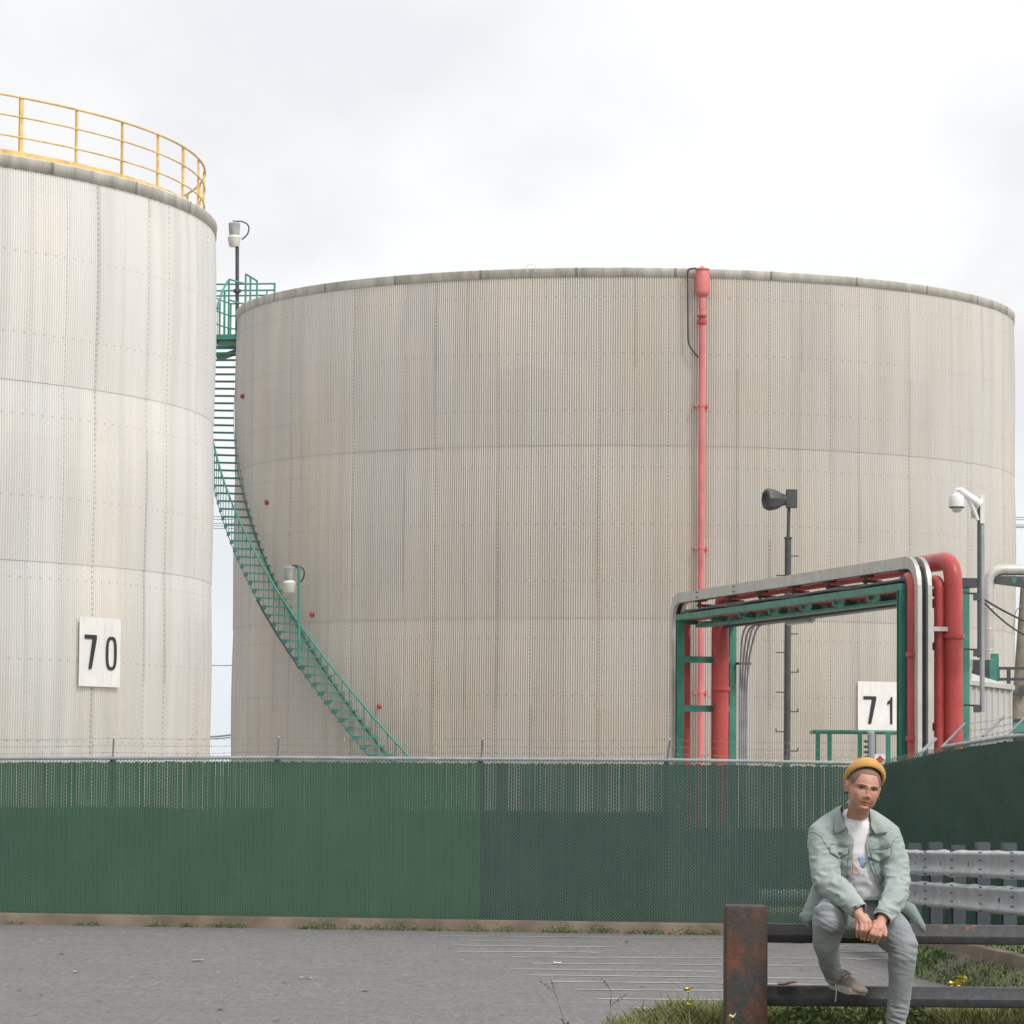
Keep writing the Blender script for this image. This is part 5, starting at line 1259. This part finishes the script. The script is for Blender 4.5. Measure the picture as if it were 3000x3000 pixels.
z3 = lambda *a: [(2300+x/3.513, 2200+y_/3.513) for x, y_ in a]
decal('print', z3((696, 1130), (722, 1160), (760, 1225), (778, 1262), (735, 1278), (690, 1272)), tb, M['printpeach'], ts, .0011, .001)
decal('print', z3((750, 1095), (790, 1080), (825, 1105), (838, 1150), (815, 1200), (785, 1205)), tb, M['printblue'], ts, .0013, .001)

# ---- jacket
km = MB()
loft(km, [(J(2508, 2385, 17.50), .075, .070, 1), (J(2508, 2400, 17.51), .115, .088, 1), (J(2507, 2425, 17.515), .150, .112, 1), (J(2507, 2470, 17.52), .158, .125, 1), (J(2510, 2530, 17.535), .155, .127, 1), (J(2516, 2590, 17.565), .158, .130, 1), (J(2514, 2650, 17.60), .175, .134, .95), (J(2512, 2688, 17.63), .182, .138, .95)], 48)
SL_R = [J(2474, 2402, 17.50), J(2414, 2447, 17.49), J(2416, 2520, 17.43), J(2424, 2586, 17.37), J(2464, 2614, 17.26), J(2500, 2650, 17.185), J(2514, 2664, 17.165)]
SL_L = [J(2542, 2410, 17.50), J(2594, 2452, 17.49), J(2626, 2530, 17.45), J(2629, 2600, 17.39), J(2612, 2650, 17.28), J(2594, 2676, 17.215), J(2586, 2688, 17.195)]
limb(km, SL_R, [.070, .079, .067, .062, .056, .043, .040], 24); limb(km, SL_L, [.068, .075, .060, .059, .053, .046, .044], 24)
limb(km, [J(2416, 2590, 17.56), J(2388, 2648, 17.53), J(2366, 2690, 17.50)], [.050, .040, .030], 16); limb(km, [J(2404, 2640, 17.56), J(2374, 2704, 17.53)], [.038, .024], 14); limb(km, [J(2354, 2684, 17.50), J(2370, 2708, 17.50)], [.020, .016], 12)
limb(km, [J(2476, 2368, 17.475), J(2484, 2352, 17.53), J(2508, 2348, 17.555), J(2532, 2358, 17.53), J(2541, 2376, 17.475)], [.016, .016, .016, .016, .016], 12)
kc, kf, kn = merge(km, .0048, 4, .5)
def seg_d(p, a, b):
    ab = b-a; t = max(0, min(1, (p-a).dot(ab)/ab.length_squared)); return (p-a-ab*t).length, t
JP = [(SL_R[2], .9), (SL_R[3], 1.5), (SL_R[4], 1.2), (SL_R[5], 1.0), (SL_L[2], .8), (SL_L[3], 1.4), (SL_L[4], 1.2), (SL_L[5], .9), (J(2450, 2470, 17.42), .7), (J(2585, 2500, 17.42), .9), (J(2400, 2660, 17.5), 1.1)]
def kw(p):
    a = noise.noise(p*7.5)*.8+noise.noise(p*19)*.35; fold = 0.0
    for kp, s in JP:
        d = (p-kp).length; w_ = math.exp(-(d/.085)**2)
        if w_ > .02: q = Vector((p.x*15-p.z*18, p.y*12, p.z*24+p.x*12)) if kp.x < 1.66 else Vector((p.x*15+p.z*14, p.y*12, p.z*26-p.x*10)); fold += s*w_*(1-2.3*abs(noise.noise(q)))*.8
    return a*.6+fold
kc = wrinkle(kc, kn, .0085, kw)
# cut the open front along the two edges of the placket
OPEN = [(2462, 2372), (2478, 2418), (2486, 2434), (2497, 2446), (2502, 2460), (2499, 2486), (2496, 2527), (2488, 2565), (2482, 2598), (2494, 2613), (2506, 2640), (2508, 2668), (2500, 2720), (2585, 2720), (2572, 2660), (2580, 2612), (2567, 2576), (2556, 2548), (2545, 2522), (2540, 2496), (2538, 2470), (2541, 2440), (2548, 2412), (2548, 2380), (2540, 2340), (2470, 2340)]
bm = bmesh.new(); vv = [bm.verts.new(c) for c in kc]
for f in kf:
    try: bm.faces.new([vv[i] for i in f])
    except ValueError: pass
from bpy_extras.object_utils import world_to_camera_view
bpy.context.view_layer.update()
ex = Vector(X); ey = Vector(Y); ez = Vector(Z)
def uvof(p):
    q = p-CAM; zc = -q.dot(ez); return 1500+F*q.dot(ex)/zc, CY-F*q.dot(ey)/zc
def inside(u, v, poly):
    r_ = False; n = len(poly)
    for i in range(n):
        (x1, y1), (x2, y2) = poly[i], poly[(i+1) % n]
        if (y1 > v) != (y2 > v) and u < (x2-x1)*(v-y1)/(y2-y1)+x1: r_ = not r_
    return r_
for i in range(len(OPEN)):
    a, b = OPEN[i], OPEN[(i+1) % len(OPEN)]; mu, mv = (a[0]+b[0])/2, (a[1]+b[1])/2; rad = math.hypot(b[0]-a[0], b[1]-a[1])/2+9
    gf = []
    for f in bm.faces:
        c = f.calc_center_median()
        if c.y < 17.56:
            u, v = uvof(c)
            if abs(u-mu) < rad and abs(v-mv) < rad: gf.append(f)
    if gf:
        n_ = (at(*a, 17)-CAM).cross(at(*b, 17)-CAM).normalized(); ge = list({e for f in gf for e in f.edges}); gv = list({q for f in gf for q in f.verts})
        bmesh.ops.bisect_plane(bm, geom=gf+ge+gv, dist=1e-5, plane_co=CAM, plane_no=n_)
arms_z = []
def near_sleeve(c):
    for L_, rr_ in ((SL_R, .075), (SL_L, .075)):
        for i in range(2, len(L_)-1):
            if seg_d(c, L_[i], L_[i+1])[0] < rr_*1.02: return True
    return False
dele = []
ends = ((SL_R[-1], (SL_R[-1]-SL_R[-2]).normalized()), (SL_L[-1], (SL_L[-1]-SL_L[-2]).normalized()))
for f in bm.faces:
    c = f.calc_center_median(); u, v = uvof(c)
    if c.y < 17.545 and inside(u, v, OPEN) and not near_sleeve(c): dele.append(f); continue
    if any((c-e).dot(d) > .012 and (c-e).length < .075 for e, d in ends): dele.append(f); continue       # open cuffs
    if v > 2683 and 2400 < u < 2640 and c.z < J(2512, 2683, 17.6).z and not near_sleeve(c): dele.append(f)          # open hem
bmesh.ops.delete(bm, geom=dele, context='FACES')
bm.verts.index_update(); kc2 = [tuple(v.co) for v in bm.verts]; kf2 = [tuple(v.index for v in f.verts) for f in bm.faces]; bm.free()
jk = finish('jacket', kc2, kf2, M['denim'], per, True, .006)
kb = BVHTree.FromPolygons([Vector(c) for c in kc2], kf2)
tailp = [(2640, 2652), (2650, 2640), (2664, 2641), (2680, 2651), (2697, 2682), (2711, 2709), (2713, 2731), (2705, 2733), (2690, 2722), (2677, 2706), (2664, 2688), (2650, 2676), (2640, 2668)]
tv = []; tf2 = []; nT = len(tailp)
for dy in (0, .012):
    for k, (u, v) in enumerate(tailp): tv.append(tuple(J(u, v, 17.545-.0006*(u-2640)+.01*sin(k*1.3)+dy)))
cI = J(2678, 2684, 17.515); tv.append(tuple(cI)); tf2 = [(k, (k+1) % nT, 2*nT) for k in range(nT)]+[tuple(nT+k for k in range(nT-1, -1, -1))]+[(k, k+nT, (k+1) % nT+nT, (k+1) % nT) for k in range(nT)]
finish('jacket_tail', tv, tf2, M['denim'], jk)
co1 = decal('collar', z3((600, 560), (560, 590), (515, 650), (505, 850), (545, 848), (622, 806), (640, 770), (612, 690), (596, 610)), kb, M['denim'], jk, .014, .006, 4, 17.41)
co2 = decal('collar', z3((852, 590), (905, 660), (1000, 745), (1052, 838), (930, 866), (892, 800), (868, 720)), kb, M['denim'], jk, .014, .006, 4, 17.41)
decal('pocket_flap', z3((455, 985), (650, 1005), (648, 1058), (556, 1102), (460, 1042)), kb, M['denim'], jk, .007, .005)
decal('pocket_flap', z3((884, 1052), (985, 1035), (1085, 1000), (1078, 1078), (968, 1146), (892, 1112)), kb, M['denim'], jk, .007, .005)
def seam(uvs, bv, parent, r=.0017, mat=None, nm='seam'):
    pts = []
    for (a, b) in zip(uvs[:-1], uvs[1:]):
        for k in range(6):
            u, v = a[0]+(b[0]-a[0])*k/6, a[1]+(b[1]-a[1])*k/6; d = ray(u, v).normalized(); h = bv.ray_cast(CAM, d)
            if h[0] is not None and h[0].y < 17.62: pts.append(h[0]-d*.0012)
    if len(pts) > 2: MB().tube(pts, r, 6).build(nm, mat or M['denim_edge'], parent, True)
seam(z3((222, 850), (300, 835), (370, 880), (430, 985), (450, 1010)), kb, jk); seam(z3((1205, 870), (1130, 900), (1100, 960), (1080, 1010), (1050, 1200)), kb, jk)
seam(z3((455, 960), (560, 965), (690, 975)), kb, jk); seam(z3((870, 1010), (985, 1010), (1090, 985)), kb, jk)
seam(z3((665, 1000), (650, 1120), (640, 1250), (655, 1380)), kb, jk); seam(z3((860, 950), (885, 1080), (950, 1290), (985, 1380)), kb, jk)
seam(z3((690, 1610), (745, 1590), (790, 1575)), kb, jk); seam(z3((940, 1625), (1030, 1650), (1130, 1690)), kb, jk)
for x, y_ in ((556, 1052), (645, 1290), (724, 1608), (258, 1780), (890, 850), (868, 1105), (940, 1330)):
    u, v = 2300+x/3.513, 2200+y_/3.513; d = ray(u, v).normalized(); h = kb.ray_cast(CAM, d)
    if h[0] is not None and h[0].y < 17.65: MB().lathe(h[0]-d*.012, [(0, -.002), (.007, -.001), (.0075, .003), (.006, .012)], 10, d).build('button', M['dark'], jk, True)

# ---- shoes
def shoe(heel, toe, up, ankle):
    f = (toe-heel).normalized(); s = f.cross(up).normalized(); upv = s.cross(f).normalized(); L = (toe-heel).length
    Pp = lambda a, b, c: heel+f*(a*L)+s*b+upv*c
    mb = MB(); pts = []; outl = [(-.02, .0), (.0, .026), (.12, .033), (.35, .034), (.6, .044), (.8, .046), (.93, .034), (1.0, .012), (1.0, -.012), (.93, -.034), (.8, -.044), (.6, -.042), (.35, -.034), (.12, -.033), (0, -.026)]
    up_m = MB(); loft_ = []
    rotm = Matrix((f, s, upv)).transposed()
    for (a, rx, ry, rz, h) in ((.08, .045, .032, .040, .040), (.28, .06, .035, .046, .045), (.50, .06, .037, .036, .036), (.72, .06, .042, .028, .028), (.86, .036, .039, .023, .025)):
        up_m.add(*ico(Pp(a, 0, h), (rx, ry, rz), rotm, 3))
    limb(up_m, [Pp(.16, 0, .05), Pp(.14, 0, .085).lerp(ankle, .6)], [.038, .036], 16)
    c_, f_, n_ = merge(up_m, .0035, 5, .5); c_ = wrinkle(c_, n_, .0025, lambda p: noise.noise(p*30))
    root = finish('shoe', c_, f_, M['canvas'], per)
    n = 48; V = []; 
    import itertools
    def outp(t):
        k = t*len(outl); i = int(k) % len(outl); g_ = k-int(k); a, b = outl[i], outl[(i+1) % len(outl)]; return a[0]+(b[0]-a[0])*g_, a[1]+(b[1]-a[1])*g_
    sm = MB(); rings = [(-.004, .97), (.0, 1.0), (.016, 1.02), (.026, 1.0)]; vs = []; fs = []
    for h, q in rings:
        for i in range(n): a, b = outp(i/n); vs.append(Pp(.5+(a-.5)*q, b*q, h+.010*max(0, a-.8)/.2))
    for j in range(3):
        for i in range(n): i2 = (i+1) % n; fs.append((j*n+i, j*n+i2, (j+1)*n+i2, (j+1)*n+i))
    fs += [tuple(range(n-1, -1, -1)), tuple(3*n+i for i in range(n))]
    sm.add(vs, fs).build('sole', M['rubber'], root, True)
    capm = MB(); capm.add(*ico(Pp(.86, 0, .024), (.040, .042, .0235), rotm, 3)); capm.build('toe_cap', M['rubber'] if False else M['canvas'], root, True)
    lm = MB()
    for k in range(5):
        a = .36+.075*k; h = .082-.0098*k
        lm = MB(); lm.tube([Pp(a, -.026, h-.012), Pp(a+.02, -.008, h+.002), Pp(a+.035, .010, h+.001), Pp(a+.04, .027, h-.012)], .0032, 6); lm.build('lace', M['lace'], root, True)
    tg = MB().bar(Pp(.22, 0, .088), Pp(.40, 0, .080), .045, .008, upv).build('tongue', M['lace'], root)
    return root, Pp
anR = LEG_R[-1]
rs, Pp = shoe(J(2440, 2893, 17.53), J(2526, 2919, 17.325), Vector((.30, -.30, .9)), anR)
lace0 = J(2448, 2880, 17.44); MB().tube([lace0, lace0+Vector((.002, -.012, -.03)), lace0+Vector((.001, -.012, -.065)), lace0+Vector((-.003, -.012, -.085))], .0028, 6).build('loose_lace', M['lace'], rs, True)
shoe(Vector((LEG_L[-1].x-.01, 17.46, bank_z(1.8, 17.4)+.02)), Vector((LEG_L[-1].x+.05, 17.20, bank_z(1.8, 17.2)+.02)), Vector((0, 0, 1)), LEG_L[-1])
